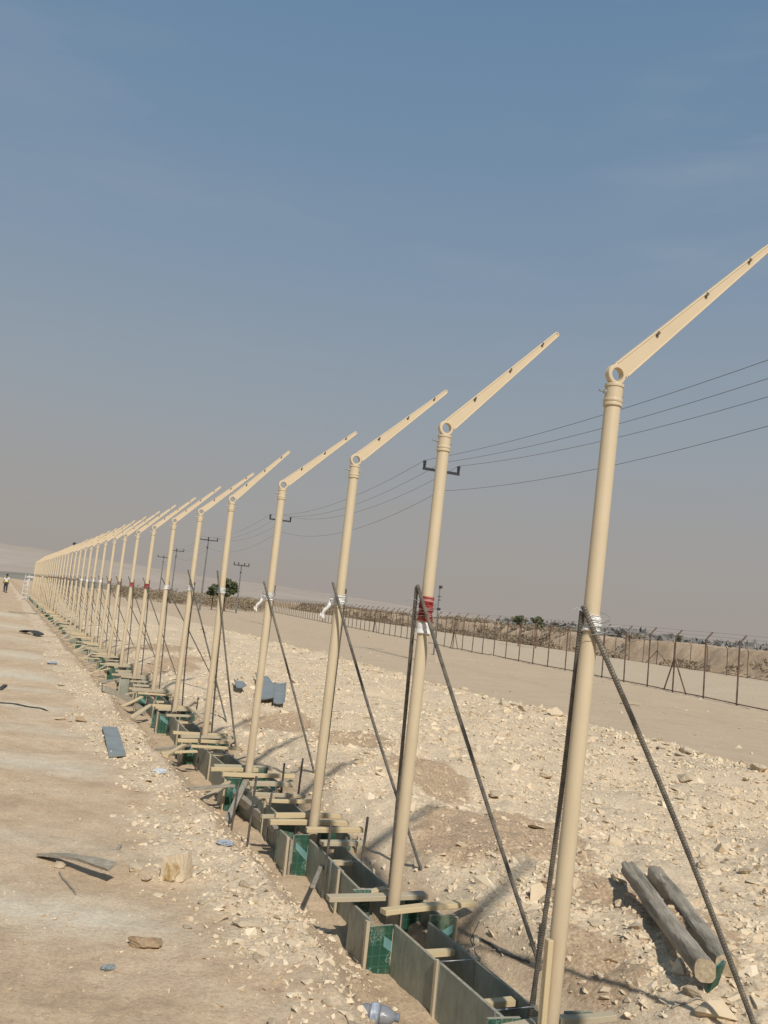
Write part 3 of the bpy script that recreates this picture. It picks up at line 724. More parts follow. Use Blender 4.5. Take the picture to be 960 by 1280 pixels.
for k in range(npole):
    X, Y = poles[k]; zz = random.uniform(-.02, .01)*(k > 2)
    far = k > 14
    if k+1 < npole:
        X2, Y2 = poles[k+1]; D = Vector((X2-X, Y2-Y, 0)); Lb = D.length; D.normalize(); Nn = Vector((D.y, -D.x, 0))
        root = empty('channel_form', (X, Y, 0), 'grey plywood channel form between the %s and the %s' % (who(k), ORD[k]+' pole') if not far else 'narrow grey plywood channel form far down the trench', 'formwork', 'grey channel forms along the trench')
        o0 = Vector((0, 0, 0)); s0, s1 = .19, Lb-.19; md = (s0+s1)/2+random.uniform(-.1, .1)
        for side in (-1, 1):
            jx = random.uniform(-.006, .006)
            for i, (a, b) in enumerate(((s0, md-.004), (md+.004, s1))):
                mb = MB(); off = Nn*(side*CW+jx*(i+1))
                panel(mb, D*a+off, D*b+off*(1+.04*random.uniform(-1, 1)), Nn, HB-.02, HT+zz+random.uniform(-.012, .012))
                mb.build('side_panel', [MT['ply'], MT['ply_edge']], root)
            if not far:
                mb = MB(); mb.box(D*md+Nn*side*(CW+.021)+z3*(-.15), D*.010, Nn*.009, z3*.16, .002); mb.build('upright_batten', MT['plank_grey'], root)
        for t in (.28, .68):
            t += random.uniform(-.05, .05); mb = MB(); mb.box(D*(Lb*t)+z3*(HT-.045), Nn*(CW-.012), D*.022, z3*.014, .001); mb.build('spacer_batten', MT['plank'], root)
        if not far:
            for t in (.22, .55):
                mb = MB()
                for w_ in (0, .012):
                    mb.tube([D*(Lb*t+w_)-Nn*(CW+.014)+z3*(-.25), D*(Lb*t+w_)-Nn*(CW+.013)+z3*.004, D*(Lb*t)+z3*(.006), D*(Lb*t+w_)+Nn*(CW+.013)+z3*.004, D*(Lb*t+w_)+Nn*(CW+.014)-z3*.1], .0016, 5)
                mb.build('tie_wire', MT['wire'], root)
    # footing box round the pole
    green = k in (1, 2, 3, 4, 5, 6) or random.random() < .45
    fm = MT['green'] if green else MT['ply']; W2 = .25; LV = .175
    root = empty('footing_form', (X, Y, 0), ('%s plywood footing box around the foot of the %s' % ('dark green' if green else 'grey', who(k))) if not far else 'small plywood footing box around a pole far down the row', 'formwork', 'plywood footing boxes around the poles')
    for sv in (-1, 1):
        for su in (-1, 1):
            mb = MB(); zt = .012+random.uniform(-.03, .03)+(.04 if sv == 1 and k < 5 else 0)
            w2 = W2+random.uniform(-.03, .04)
            panel(mb, u3*su*(CW+.012)+v3*sv*LV, u3*su*w2+v3*sv*(LV+random.uniform(-.03, .03)), v3, HB-.03, zt)
            mb.build('face_panel', [fm, MT['ply_edge']], root)
            if green and sv == -1 and k < 9:
                st = MB(); c0 = u3*su*(CW+.014); c1 = u3*su*(w2-.01); e = -v3*(LV+TH+.0035)
                st.add([c0+e+z3*(-.16), c0+e+z3*(-.10), c1+e+z3*(-.02), c1+e+z3*(-.07)], [(0, 1, 2, 3)]); st.build('teal_stripe', MT['teal'], root)
    for su in (-1, 1):
        mb = MB(); panel(mb, u3*su*(W2-.01)-v3*(LV-.012), u3*su*(W2-.01)+v3*(LV-.012), u3, HB-.03, -.01+random.uniform(-.02, .02)); mb.build('end_panel', [MT['ply'], MT['ply_edge']], root)
        if not far:
            mb = MB(); mb.box(u3*su*(W2+.035)-v3*(LV+.02)+z3*(-.13), u3*.008, v3*.016, z3*.150, .003); mb.build('edge_batten', MT['plank_grey'], root)
    # timbers laid over the box
    rows = {1: [(.10, -.40, -.02, 0), (.13, .06, .34, 0), (-.12, -.2, .4, 0)], 2: [(-.11, -.17, .46, .0), (.10, -.42, .22, 0), (.24, -.13, .02, -.02)],
            3: [(-.13, -.12, .37, 0), (.10, -.34, .30, 0), (.19, -.28, .28, .03), (.32, -.36, .06, 0), (-.47, -.12, .22, .0)],
            4: [(-.12, -.3, .42, 0), (.12, -.36, .12, 0), (.25, -.3, .30, 0), (-.5, -.14, .30, 0), (-.95, -.22, .26, 0), (-1.15, -.16, .34, 0)],
            5: [(-.12, -.3, .4, 0), (.1, -.35, .35, 0), (-.45, -.4, .2, 0), (-.8, -.3, .35, .0)]}.get(k)
    if rows is None:
        rows = [(s_*.11+random.uniform(-.02, .02), -random.uniform(.25, .42), random.uniform(.25, .42), 0) for s_ in (-1, 1)]
        for _ in range(random.choice((2, 3, 3) if k <= 20 else (1, 2))): rows.append((random.uniform(.2, 1.0)*random.choice((-1, 1)), -random.uniform(.15, .4), random.uniform(.15, .4), 0))
    rows.sort()
    for i, (dv, ua, ub, dz) in enumerate(rows):
        w = random.choice((.045, .05, .07)); t = random.choice((.028, .035))
        sk = random.uniform(-.03, .03)
        a = loc3(X, Y, ua, dv-sk, .033+t/2+dz+(i % 2)*.002); b = loc3(X, Y, ub, dv+sk, .033+t/2+dz+random.uniform(-.01, .012))
        lb = ('%s cross timber over the forms at the %s, counting from the camera' % (['first', 'second', 'third', 'fourth', 'fifth', 'sixth'][i], who(k))) if k <= 12 else 'short timber laid across the forms far down the trench'
        plank(a, b, w, t, MT['plank'] if random.random() < .4 else MT['plank_grey'], lb, 'timbers laid across the forms')
    # slanting props on the left bank
    if k >= 4 and k < 26:
        for i in range(2 if k < 16 else 1):
            dv = random.uniform(-.9, .9); a = loc3(X, Y, -.24, dv, .0); e = -random.uniform(.5, .75); b = loc3(X, Y, e, dv-random.uniform(.0, .35), 0); b.z = hz(b.x, b.y)+.02
            lb = ('%s slanting prop board left of the forms at the %s' % (['first', 'second'][i], who(k))) if k <= 12 else 'slanting prop board on the left bank far down the trench'
            plank(a, b, .06, .02, random.choice((MT['plank'], MT['board_old'], MT['plank_grey'])), lb, 'prop boards on the left bank', 'prop_board', 'board')
# steel stakes standing at the forms
stakes = [(450, 1083, 58, 'stake right of the third pole box'), (407, 1082, 48, 'stake on the channel just in front of the third pole'), (352, 990, 34, 'short stake right of the fourth pole box'), (372, 1005, 54, 'tall stake between the third and fourth poles'),
          (311, 1036, 62, 'long stake left of the channel past the fourth pole'), (336, 1017, 24, 'short stake inside the channel past the fourth pole'), (291, 1016, 38, 'stake at the left face of the fourth pole box'), (249, 940, 30, 'stake in front of the fifth pole'),
          (434, 1060, 12, 'stub of a stake by the third pole planks'), (212, 900, 26, 'stake in front of the sixth pole'), (245, 890, 18, 'stub stake right of the sixth pole')]
for px, py, h, lb in stakes:
    p = at_z(px, py, -.05); L = h*p.y/FPX
    mb = rebar((p.x, p.y, -.3), (p.x+random.uniform(-.02, .02), p.y+.01, -.05+L), .009, True, .001)
    tag(mb.build('steel_stake', MT['stake']), 'dark steel '+lb, 'stake', 'steel stakes in the trench')
p = at_z(667, 1262, -.03); tag(rebar((p.x-.01, p.y, -.3), (p.x+.005, p.y, .36), .0105, True, 0).build('steel_stake', MT['stake']), 'dark steel stake standing against the steep brace of the nearest pole', 'stake', 'steel stakes in the trench')
# light batten nailed upright on the lower left of the nearest pole
X, Y = poles[1]; X += lean[1][0]
mb = MB(); mb.box((X-.040, Y-.045, .12), (.012, .004, 0), (-.006, .016, 0), (.003, 0, .33), .002)
tag(mb.build('timber_batten', MT['plank'], bevel=.002), 'pale timber batten standing against the foot of the nearest pole', 'batten')
# diagonal planks seen on the near left of the trench
for (a, b, w, t, mt, lb) in [((308, 975), (283, 1030), .055, .03, 'board_old', 'old grey board leaning down left of the fourth pole box'),
                             ((242, 925), (207, 948), .05, .03, 'plank', 'fresh pale board lying down the bank left of the fifth pole'),
                             ((391, 1108), (407, 1072), .03, .02, 'board_old', 'thin grey lath leaning on the channel before the third pole'),
                             ((327, 1012), (352, 1048), .06, .06, 'board_old', 'thick grey timber against the left side of the channel by the third pole'),
                             ((296, 995), (330, 1022), .07, .07, 'board_old', 'thick grey timber left of the fourth pole channel')]:
    A = at_z(*a, .0); B = at(*b); B.z += t/2+.01
    if 'thick' in lb: A = at_z(*a, -.12); B = at_z(*b, -.14)
    plank(A, B, w, t, MT[mt], lb, None, 'board', 'board')

# ------------------------------------------------------------------ things on the left ground
def sheet(pxs, thick, mat, name, label, cat, lift=0.01, sag=0):
    P = [at(*p) for p in pxs]; zc = max(p.z for p in P)+lift
    mb = MB(); n = 5; vs2 = []
    for i in range(n+1):
        for j in range(n+1):
            s_, t = i/n, j/n; p = (P[0]*(1-s_)*(1-t)+P[1]*s_*(1-t)+P[2]*s_*t+P[3]*(1-s_)*t)
            vs2.append(Vector((p.x, p.y, zc+.006*math.sin(5*t)+sag*(s_-.5)**2)))
    f = [(i*(n+1)+j, (i+1)*(n+1)+j, (i+1)*(n+1)+j+1, i*(n+1)+j+1) for i in range(n) for j in range(n)]
    mb.add(vs2, f); o = mb.build(name, mat)
    sl = o.modifiers.new('thick', 'SOLIDIFY'); sl.thickness = thick; sl.offset = 0
    return tag(o, label, cat)
sheet([(127, 913), (146, 913), (157, 947), (136, 948)], .02, MT['sheet'], 'form_sheet', 'blue grey plywood sheet lying flat on the left ground', 'plywood sheet', .025)
# curved weathered board (two thirds up a stone, the end casting a shadow)
def warped_board(a, b, za, zb, w, t, mat, name, label, cat='board', twist=.5, bow=.03, nseg=14):
    A = at(*a); B = at(*b); A.z += za; B.z += zb; d = (B-A); dn = Vector((d.x, d.y, 0)).normalized(); sd = Vector((-dn.y, dn.x, 0)); mb = MB(); vs2 = []
    for i in range(nseg+1):
        s_ = i/nseg; c = A.lerp(B, s_)+z3*bow*math.sin(math.pi*s_); tw = twist*(s_-.3); wv = sd*math.cos(tw)+z3*math.sin(tw); nv_ = (-sd*math.sin(tw)+z3*math.cos(tw))
        ww = w*(1+.12*math.sin(9*s_)); 
        for (i_, j_) in ((-1, -1), (1, -1), (1, 1), (-1, 1)): vs2.append(c+wv*ww/2*i_+nv_*t/2*j_+Vector((0, 0, random.uniform(-.002, .002))))
    mb.add(vs2, [(i*4+j, i*4+(j+1) % 4, (i+1)*4+(j+1) % 4, (i+1)*4+j) for i in range(nseg) for j in range(4)])
    mb.add(vs2[:4], [(3, 2, 1, 0)]); mb.add(vs2[-4:], [(0, 1, 2, 3)])
    return tag(mb.build(name, mat), label, cat)
warped_board((50, 1072), (137, 1108), .015, .11, .06, .018, MT['board_old'], 'weathered_board', 'weathered grey board with its right end raised over its shadow, left foreground', twist=.7, bow=.02)
warped_board((127, 864), (181, 894), .05, .04, .14, .09, MT['board_old'], 'grey_beam', 'long grey warped beam lying along the left bank of the trench', 'beam', .3, .05)
# stained concrete lump
p = at(220, 1098); mb = MB(); h = .085
root = empty('concrete_lump', p, 'squared lump of pale concrete with a brown stained face on the left ground', 'concrete lump', rot=(.03, -.05, -.25))
bm = bmesh.new(); bmesh.ops.create_cube(bm, size=1); bmesh.ops.subdivide_edges(bm, edges=bm.edges, cuts=14, use_grid_fill=True)
for v in bm.verts:
    q = v.co; r_ = max(abs(q.x), abs(q.y), abs(q.z)); rd = q.normalized()*.62; q = q.lerp(rd, .22)
    nz_ = float(fbm(np.array([q.x*2+q.z]), np.array([q.y*2-q.z]), .8, 5, 93)[0])
    tp = 1-.18*(q.z+.5)
    v.co = Vector((q.x*.165*tp*(1+.25*nz_), q.y*.145*tp*(1+.25*nz_), (q.z+.5)*.165*(1+.16*nz_)-.01+.02*q.x))
me_ = bpy.data.meshes.new('block'); bm.to_mesh(me_); bm.free(); me_.materials.append(MT['rock']); o = bpy.data.objects.new('block', me_); col.objects.link(o); o.parent = root
mb = MB(); vs2 = []
for i in range(7):
    for j in range(7): 
        vs2.append((-.04+.085*i/6*(1-.15*math.sin(j)), -.0815+.012*(j/6)-.002*math.sin(i*2+j), .005+.10*j/6+.01*math.sin(i*1.7)))
mb.add(vs2, [(i*7+j, (i+1)*7+j, (i+1)*7+j+1, i*7+j+1) for i in range(6) for j in range(6)]); mb.build('brown_stain', simple('stain', (.28, .18, .06), (.55, .43, .26), 18, .9, .4, .01), root)
def crumple(px, size, mat, name, label, cat, flat=.4, seed=1, sc=(1, .7)):
    p = at(*px); rr = random.Random(seed); bm = bmesh.new(); bmesh.ops.create_icosphere(bm, subdivisions=3, radius=1)
    for v in bm.verts: v.co *= rr.uniform(.7, 1.15); v.co.z *= flat; v.co.x *= sc[0]; v.co.y *= sc[1]
    me_ = bpy.data.meshes.new(name); bm.to_mesh(me_); bm.free(); me_.materials.append(mat)
    o = bpy.data.objects.new(name, me_); col.objects.link(o); o.scale = (size,)*3; o.location = (p.x, p.y, p.z+size*flat*.6); o.rotation_euler = (0, 0, rr.uniform(0, 3)); return tag(o, label, cat)
crumple((65, 830), .11, MT['bag_blue'], 'plastic_bag', 'crumpled blue and white plastic bag on the middle left ground', 'plastic bag', .35, 2)
crumple((199, 967), .07, MT['bag_white'], 'plastic_scrap', 'pale crumpled plastic scrap on the spoil left of the fifth pole', 'litter', .4, 3)
crumple((281, 1056), .05, MT['bag_blue'], 'plastic_wrapper', 'blue and white plastic wrapper in the spoil left of the channel', 'litter', .4, 4, (1.3, .6))
crumple((135, 1211), .035, MT['sheet'], 'plastic_fragment', 'small flat blue grey fragment on the left foreground dirt', 'litter', .25, 5)
warped_board((28, 791), (50, 796), .03, .05, .22, .03, MT['black'], 'rubber_strip', 'dark curved rubber strip on the far left ground', 'rubber strip', .3, .08)
warped_board((12, 765), (46, 768), .02, .02, .18, .03, MT['board_old'], 'flat_board', 'flat dark board lying on the far left track', 'board', .05, .01)
warped_board((0, 863), (7, 858), .02, .02, .05, .02, MT['black'], 'dark_strip', 'short dark strip at the left border of the ground', 'litter', .05, .01)
warped_board((146, 1063), (150, 1060), .0, .02, .02, .01, MT['board_old'], 'wood_sliver', 'tiny wood sliver right of the raised grey board', 'wood scrap', .05, .0)
def ground_line(pts, r_, mat, name, label, cat):
    P = [at(*p) for p in pts]; Q = []
    for i in range(len(P)-1):
        for t in np.linspace(0, 1, 8, endpoint=False):
            p = P[i].lerp(P[i+1], float(t)); p.z = hz(p.x, p.y)+r_*1.2; Q.append(p)
    Q.append(P[-1]); mb = MB(); mb.tube(Q, r_, 6); return tag(mb.build(name, mat), label, cat)
ground_line([(-20, 877), (20, 881), (60, 889)], .009, MT['black'], 'cable', 'thin black cable lying across the left ground', 'cable')
ground_line([(74, 1092), (84, 1105), (95, 1119)], .006, MT['board_old'], 'twig', 'thin pale twig below the raised grey board', 'twig')
ground_line([(840, 1262), (858, 1257), (880, 1252)], .005, MT['board_old'], 'twig', 'thin pale twig on rubble in front of the two timbers', 'twig')
# crushed bottle at the bottom edge
m, nt, b = new_mat('dusty_bottle'); b.inputs['Base Color'].default_value = (.33, .34, .36, 1); b.inputs['Roughness'].default_value = .25; b.inputs['Transmission Weight'].default_value = .35
nn = noise_node(nt, 30, 4); bump(nt, b, nn.outputs['Fac'], .5, .01)
p = at(472, 1282); root = empty('plastic_bottle', (p.x, p.y, p.z+.045), 'dusty crushed plastic bottle lying at the bottom edge of the view', 'bottle', rot=(0, 0, -.15))
mb = MB(); prof = [(0, -.09), (.035, -.088), (.047, -.08), (.048, -.05), (.043, -.045), (.048, -.04), (.047, 0), (.042, .005), (.047, .012), (.044, .045), (.03, .07), (.016, .08)]
mb.lathe(prof, ax=(1, 0, 0), n=20); mb.v = [(x_, y_*(1+.12*math.sin(40*x_)), z_*(.85+.15*math.cos(30*x_+3*y_))) for x_, y_, z_ in mb.v]; mb.build('body', m, root)
mb = MB(); mb.lathe([(.0485, -.035), (.0495, -.034), (.0495, -.002), (.0485, -.001)], ax=(1, 0, 0), n=20); mb.build('bottle_label', MT['bag_blue'], root)
mb = MB(); mb.lathe([(.018, .078), (.019, .08), (.019, .098), (0, .099)], ax=(1, 0, 0), n=14); mb.build('bottle_cap', simple('cap', (.14, .16, .2), (.2, .22, .26), 8, .4, 0), root)

# ------------------------------------------------------------------ things on the rubble
def timber(a, b, za, zb, w, name, label, seed=0):
    A = at(*a); B = at(*b); A.z += za; B.z += zb; d = (B-A).normalized(); sd = d.cross(z3).normalized(); up = sd.cross(d)
    rr = random.Random(seed); n = 26; seg = 90; vs2 = []; L = (B-A).length
    ph = [rr.uniform(0, 6) for _ in range(6)]
    ax_ = []
    for i in range(seg+1):
        s_ = i/seg; c = A.lerp(B, s_)+sd*.005*math.sin(2.4*math.pi*s_+ph[0])
        for k in range(n):
            th = 2*math.pi*k/n+.4
            cr = abs(math.cos(th))**.66*math.copysign(1, math.cos(th)); sr = abs(math.sin(th))**.66*math.copysign(1, math.sin(th))
            q = 1+.03*math.sin(3*s_*L+ph[1]+th)+.03*math.sin(11*s_*L+2*th+ph[2])-(.26 if (k in (5, 11, 17) and math.sin(3*s_*L+ph[3]+k) > -.1) else 0)+.40*float(fbm(np.array([s_*L*.5+seed*9]), np.array([th*.16]), .16, 4, 88)[0])*(.5+.5*math.sin(th/2))+rr.uniform(-.012, .012)
            vs2.append(c+(sd*cr+up*sr)*w/2*q)
    root = empty(name, A, label, 'timber'); Mx = Matrix((d, sd, up)).transposed(); root.rotation_euler = Mx.to_euler()
    vs2 = [Mx.inverted() @ (v-A) for v in vs2]
    mb = MB(); mb.add(vs2, [(i*n+k, i*n+(k+1) % n, (i+1)*n+(k+1) % n, (i+1)*n+k) for i in range(seg) for k in range(n)], False); mb.build('beam', MT['timber'], root)
    mb = MB(); mb.add(vs2[:n], [tuple(range(n))[::-1]]); mb.build('cut_end', MT['cutend'], root); mb = MB(); mb.add(vs2[-n:], [tuple(range(n))]); mb.build('cut_end', MT['cutend'], root)
m, nt, b = new_mat('weathered_timber'); MT['timber'] = m
n1 = noise_node(nt, 5, 9, .75, stretch=(.45, 3, 3)); n2 = noise_node(nt, 12, 8, .75, stretch=(.4, 3.5, 3.5))
r = ramp(nt, n1.outputs['Fac'], [(.32, (.20, .165, .12)), (.47, (.38, .33, .25)), (.62, (.56, .49, .38))])
nt.links.new(r.outputs[0], b.inputs['Base Color']); b.inputs['Roughness'].default_value = .95; bump(nt, b, n2.outputs['Fac'], 1.0, .03)
timber((783, 1112), (879, 1244), .13, .10, .095, 'timber_beam', 'left one of two weathered grey timbers on rubble, sawn end toward the camera', 1)
timber((818, 1102), (908, 1222), .05, .05, .10, 'timber_beam', 'right one of two weathered grey timbers, lying lower beside the other', 2)
rock((868, 1247), .05, 'pale stone propping the sawn end of the left timber', seed=77, sc=(1, .7, 1), hi=True)
p = at(894, 1240); mb = MB(); mb.box((0, 0, .06), (.028, .02, .012), (-.005, .008, 0), (.012, -.01, .055), .002)
root = empty('board_offcut', p, 'green faced plywood offcut leaning on the end of the timbers', 'offcut'); mb.build('board', [MT['green']], root); mb2 = MB(); mb2.box((.006, .0, .062), (.029, .021, .012), (-.0015, .0025, 0), (.012, -.01, .056)); o_ = mb2.build('film_face', MT['teal'], root); o_.location = (-.008, .010, 0)
for i, (q, lb) in enumerate([([(318, 850), (334, 852), (343, 868), (322, 866)], 'blue grey metal sheet lying highest in the rubble behind the fourth pole'), ([(320, 868), (343, 870), (344, 880), (320, 880)], 'blue grey sheet in front of the highest sheet behind the fourth pole'), ([(341, 870), (356, 871), (355, 886), (341, 885)], 'blue grey sheet rightmost behind the fourth pole'), ([(291, 856), (302, 858), (307, 866), (295, 866)], 'dusty grey sheet on rubble left of the fourth pole')]):
    sheet(q, .015, MT['sheet'], 'metal_sheet', lb, 'metal sheet', .06, .1)
warped_board((776, 880), (800, 882), .02, .03, .12, .03, MT['plank_grey'], 'loose_board', 'short tan board lying alone on the dirt track', 'board', .1, .03)
for (a, b) in (((318, 795), (300, 797)),): pass
ground_line([(443, 1230-45), (600, 1165), (660, 1120)], .0, MT['board_old'], 'x', 'x', 'x') if False else None
for pts, lb in (([(602, 1177), (625, 1192), (662, 1204)], 'dark bent cable on rubble right of the second pole channel'), ([(598, 1155), (588, 1175), (602, 1205), (608, 1222)], 'tangled tie wire coil at the trench edge right of the channel')):
    ground_line(pts, .006 if 'cable' in lb else .0025, MT['stake'], 'bent_wire', lb, 'wire')

# ------------------------------------------------------------------ fences
def fence(p0, d, spacing, n, h, arm_dir, label, name, braces, ph=0):
    root = empty(name, (p0.x, p0.y, 0), label, 'fence'); nr = Vector((d.y, -d.x, 0)); tops = []; bases = []
    for i in range(n):
        q = d*(spacing*i+random.uniform(-.08, .08)); w = p0+q; z = hz(w.x, w.y); b_ = Vector((q.x, q.y, z)); ln = Vector((random.gauss(0, .02), random.gauss(0, .02), 0))
        t = b_+z3*h+ln; a = t+nr*arm_dir*.30+z3*.30
        mb = MB(); mb.tube([b_-z3*.2, t, a], (.031 if i < 30 else .033), 6 if i < 20 else 4); mb.build('post', MT['rust'], root); tops.append((t, a)); bases.append(b_)
        if i in braces:
            for s_ in (-1, 1):
                e = b_+d*s_*braces[i]+nr*.1; mb = MB(); mb.tube([b_+z3*h*.62, e], .03, 5); mb.build('brace', MT['rust'], root)
    mb = MB()
    for f_ in (0, .5, 1.0):
        mb.tube([t.lerp(a, f_)-z3*0 for t, a in tops], .005, 4)
    for i in range(0, n-1):
        for f_ in (.5,):
            t, a = tops[i]; t2, a2 = tops[i+1]
    mb.build('barbed_wire', MT['fencewire'], root)
    mb = MB(); nb = n-1
    vs2 = []; 
    for b_, (t, a) in zip(bases, tops): vs2 += [b_+z3*.05, b_+z3*(h-.03)]
    mb.add(vs2, [(2*i, 2*i+2, 2*i+3, 2*i+1) for i in range(nb)]); mb.build('wire_mesh', MT['mesh'], root)
    mb = MB(); mb.tube([b_+z3*.06 for b_ in bases], .020, 4); mb.build('bottom_rail', MT['rust'], root)
    return root
MT['fencewire'] = simple('fence_wire', (.20, .19, .18), (.28, .27, .25), 5, .7, 0)
m, nt, b = new_mat('chain_mesh'); MT['mesh'] = m
# fine diamond mesh: real holes, woven from two diagonal sets of strands
tc = nt.nodes.new('ShaderNodeTexCoord'); outs = []
for sgn in (1, -1):
    mp = nt.nodes.new('ShaderNodeVectorMath'); mp.operation = 'DOT_PRODUCT'; mp.inputs[1].default_value = (FD.x*1.0*sgn, FD.y*1.0*sgn, 1.0); nt.links.new(tc.outputs['Object'], mp.inputs[0])
    s_ = nt.nodes.new('ShaderNodeMath'); s_.operation = 'MULTIPLY'; s_.inputs[1].default_value = 12; nt.links.new(mp.outputs['Value'], s_.inputs[0])
    f_ = nt.nodes.new('ShaderNodeMath'); f_.operation = 'FRACT'; nt.links.new(s_.outputs[0], f_.inputs[0])
    l_ = nt.nodes.new('ShaderNodeMath'); l_.operation = 'LESS_THAN'; l_.inputs[1].default_value = .025; nt.links.new(f_.outputs[0], l_.inputs[0]); outs.append(l_.outputs[0])
mx = nt.nodes.new('ShaderNodeMath'); mx.operation = 'MAXIMUM'; nt.links.new(outs[0], mx.inputs[0]); nt.links.new(outs[1], mx.inputs[1])
nt.links.new(mx.outputs[0], b.inputs['Alpha']); b.inputs['Base Color'].default_value = (.22, .19, .16, 1); b.inputs['Roughness'].default_value = .8
f1s = Vector((F1[0], F1[1], 0))-FD*4.3
fence(f1s, FD, 2.0, 78, 2.25, .9, 'rusty wire fence with angled post tops along the far side of the dirt track', 'wire_fence', {0: .9, 4: .8, 18: .8, 30: .8, 44: .8})
f2s = Vector((27.46, 64.5, 0))-FD*14.4
fence(f2s, FD, 2.4, 62, 1.95, -1, 'second rusty wire fence behind the gravel strip, at the foot of the bank', 'wire_fence', {11: 1.9, 3: 1.5, 22: 1.9, 36: 1.5})

# ------------------------------------------------------------------ embankment behind the second fence
def grid_mesh(name, P, mat, smooth=True):
    n0, n1 = P.shape[:2]; mb = bpy.data.meshes.new(name); idx = np.arange(n0*n1).reshape(n0, n1)
    q = np.stack([idx[:-1, :-1], idx[:-1, 1:], idx[1:, 1:], idx[1:, :-1]], -1).reshape(-1, 4)
    mb.from_pydata(P.reshape(-1, 3).tolist(), [], q.tolist()); mb.materials.append(mat)
    mb.polygons.foreach_set('use_smooth', np.full(len(q), smooth)); mb.update(); o = bpy.data.objects.new(name, mb); col.objects.link(o); return o
def bank_h(s, w):
    wv = w+1.2*fbm(s, w, 5, 4, 83)+.5*fbm(s, w, 1.4, 3, 84)
    top = 1.72+.45*fbm(s, w*0, 9, 4, 81)+.25*fbm(s, w, 1.3, 3, 82)
    return -.35+(top+.35)*sm(.8, 3.6, wv)-(0.9)*sm(8, 20, w)
ss = np.concatenate([np.arange(-40, 60, .35), 60*1.012**np.arange(0, 220)]); ws = np.concatenate([np.arange(-.5, 5, .16), 5*1.12**np.arange(0, 16)])
Sg, Wg = np.meshgrid(ss, ws); Hh_ = bank_h(Sg, Wg)
P = np.stack([27.46+FD.x*Sg+FN.x*(Wg+.6), 64.5+FD.y*Sg+FN.y*(Wg+.6), Hh_], -1)
m, nt, b = new_mat('bank_soil'); n1 = noise_node(nt, .35, 8, .65); n2 = noise_node(nt, 2.5, 8, .7, stretch=(1, 1, .5))
r = ramp(nt, n1.outputs['Fac'], [(.3, (.40, .29, .19)), (.5, (.49, .365, .245)), (.7, (.55, .42, .29))]); r2 = ramp(nt, n2.outputs['Fac'], [(.3, (.36, .36, .36)), (.7, (.62, .62, .62))])
mixn = nt.nodes.new('ShaderNodeMix'); mixn.data_type = 'RGBA'; mixn.blend_type = 'OVERLAY'; mixn.inputs[0].default_value = .8
nt.links.new(r.outputs[0], mixn.inputs[6]); nt.links.new(r2.outputs[0], mixn.inputs[7]); nt.links.new(mixn.outputs[2], b.inputs['Base Color']); b.inputs['Roughness'].default_value = 1; b.inputs['Specular IOR Level'].default_value = .05
bump(nt, b, n2.outputs['Fac'], .6, .15)
o = grid_mesh('embankment', P, m); o['kind'] = 'structure'

# dry scrub on the bank and at its foot: thin blades and leaf flakes
def leaf_mat(name, a, c):
    m, nt, b = new_mat(name); n = noise_node(nt, 1.5, 4); r = ramp(nt, n.outputs['Fac'], [(.35, a), (.65, c)]); nt.links.new(r.outputs[0], b.inputs['Base Color']); b.inputs['Roughness'].default_value = .9; return m
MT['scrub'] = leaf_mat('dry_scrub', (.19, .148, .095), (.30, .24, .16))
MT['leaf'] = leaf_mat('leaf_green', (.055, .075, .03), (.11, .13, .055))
def flakes(centres, radii, n_each, size, flat=.8):
    C = []; 
    for c, r_, k in zip(centres, radii, n_each):
        d = RNG.normal(0, 1, (k, 3)); d /= np.linalg.norm(d, axis=1)[:, None]; rr = RNG.uniform(.3, 1, (k, 1))**.5
        C.append(np.array(c)+d*rr*np.array(r_))
    C = np.concatenate(C); n = len(C); a = RNG.normal(0, 1, (n, 3)); a /= np.linalg.norm(a, axis=1)[:, None]; b_ = np.cross(a, RNG.normal(0, 1, (n, 3))); b_ /= np.linalg.norm(b_, axis=1)[:, None]
    s_ = size*RNG.uniform(.6, 1.4, (n, 1)); V = np.stack([C-a*s_, C+b_*s_*.45, C+a*s_, C-b_*s_*.45], 1).reshape(-1, 3)
    return V, (np.arange(n)[:, None]*4+np.arange(4)[None])
def mesh_from(name, V, Fc, mat, parent=None):
    me_ = bpy.data.meshes.new(name); me_.from_pydata(V.tolist(), [], Fc.tolist()); me_.materials.append(mat); o = bpy.data.objects.new(name, me_); col.objects.link(o)
    if parent: o.parent = parent
    return o
cs = []; rs = []; ks = []
for _ in range(470):
    s_ = random.uniform(-12, 60) if random.random() < .10 else 40+200*random.random()**1.3
    w = random.choice((random.uniform(.3, 2), random.uniform(2, 7)))
    if s_ < 40 and w > 2.6 and random.random() < .7: w = random.uniform(.4, 2)
    x_ = 27.46+FD.x*s_+FN.x*(w+.6); y_ = 64.5+FD.y*s_+FN.y*(w+.6); h_ = float(bank_h(np.array([s_]), np.array([w]))[0]); rr = random.uniform(.35, 1.0)
    cs.append((x_, y_, max(h_, -.3)+rr*.25)); rs.append((rr*1.5, rr*1.5, rr*.55)); ks.append(int(110*rr))
for _ in range(330):
    px_q = random.uniform(150, 330); Yq = random.uniform(135, 175); dq = ray(px_q, 700); rr = random.uniform(.5, 1.2)
    cs.append((dq.x/dq.y*Yq, Yq, -.2+rr*.5+random.uniform(0, 1.0))); rs.append((rr*2.2, rr*2, rr*.8)); ks.append(int(60*rr))
V, Fc = flakes(cs, rs, ks, .17); tag(mesh_from('dry_scrub', V, Fc, MT['scrub']), 'low brown dry scrub covering the bank behind the second fence', 'scrub', kind='stuff')

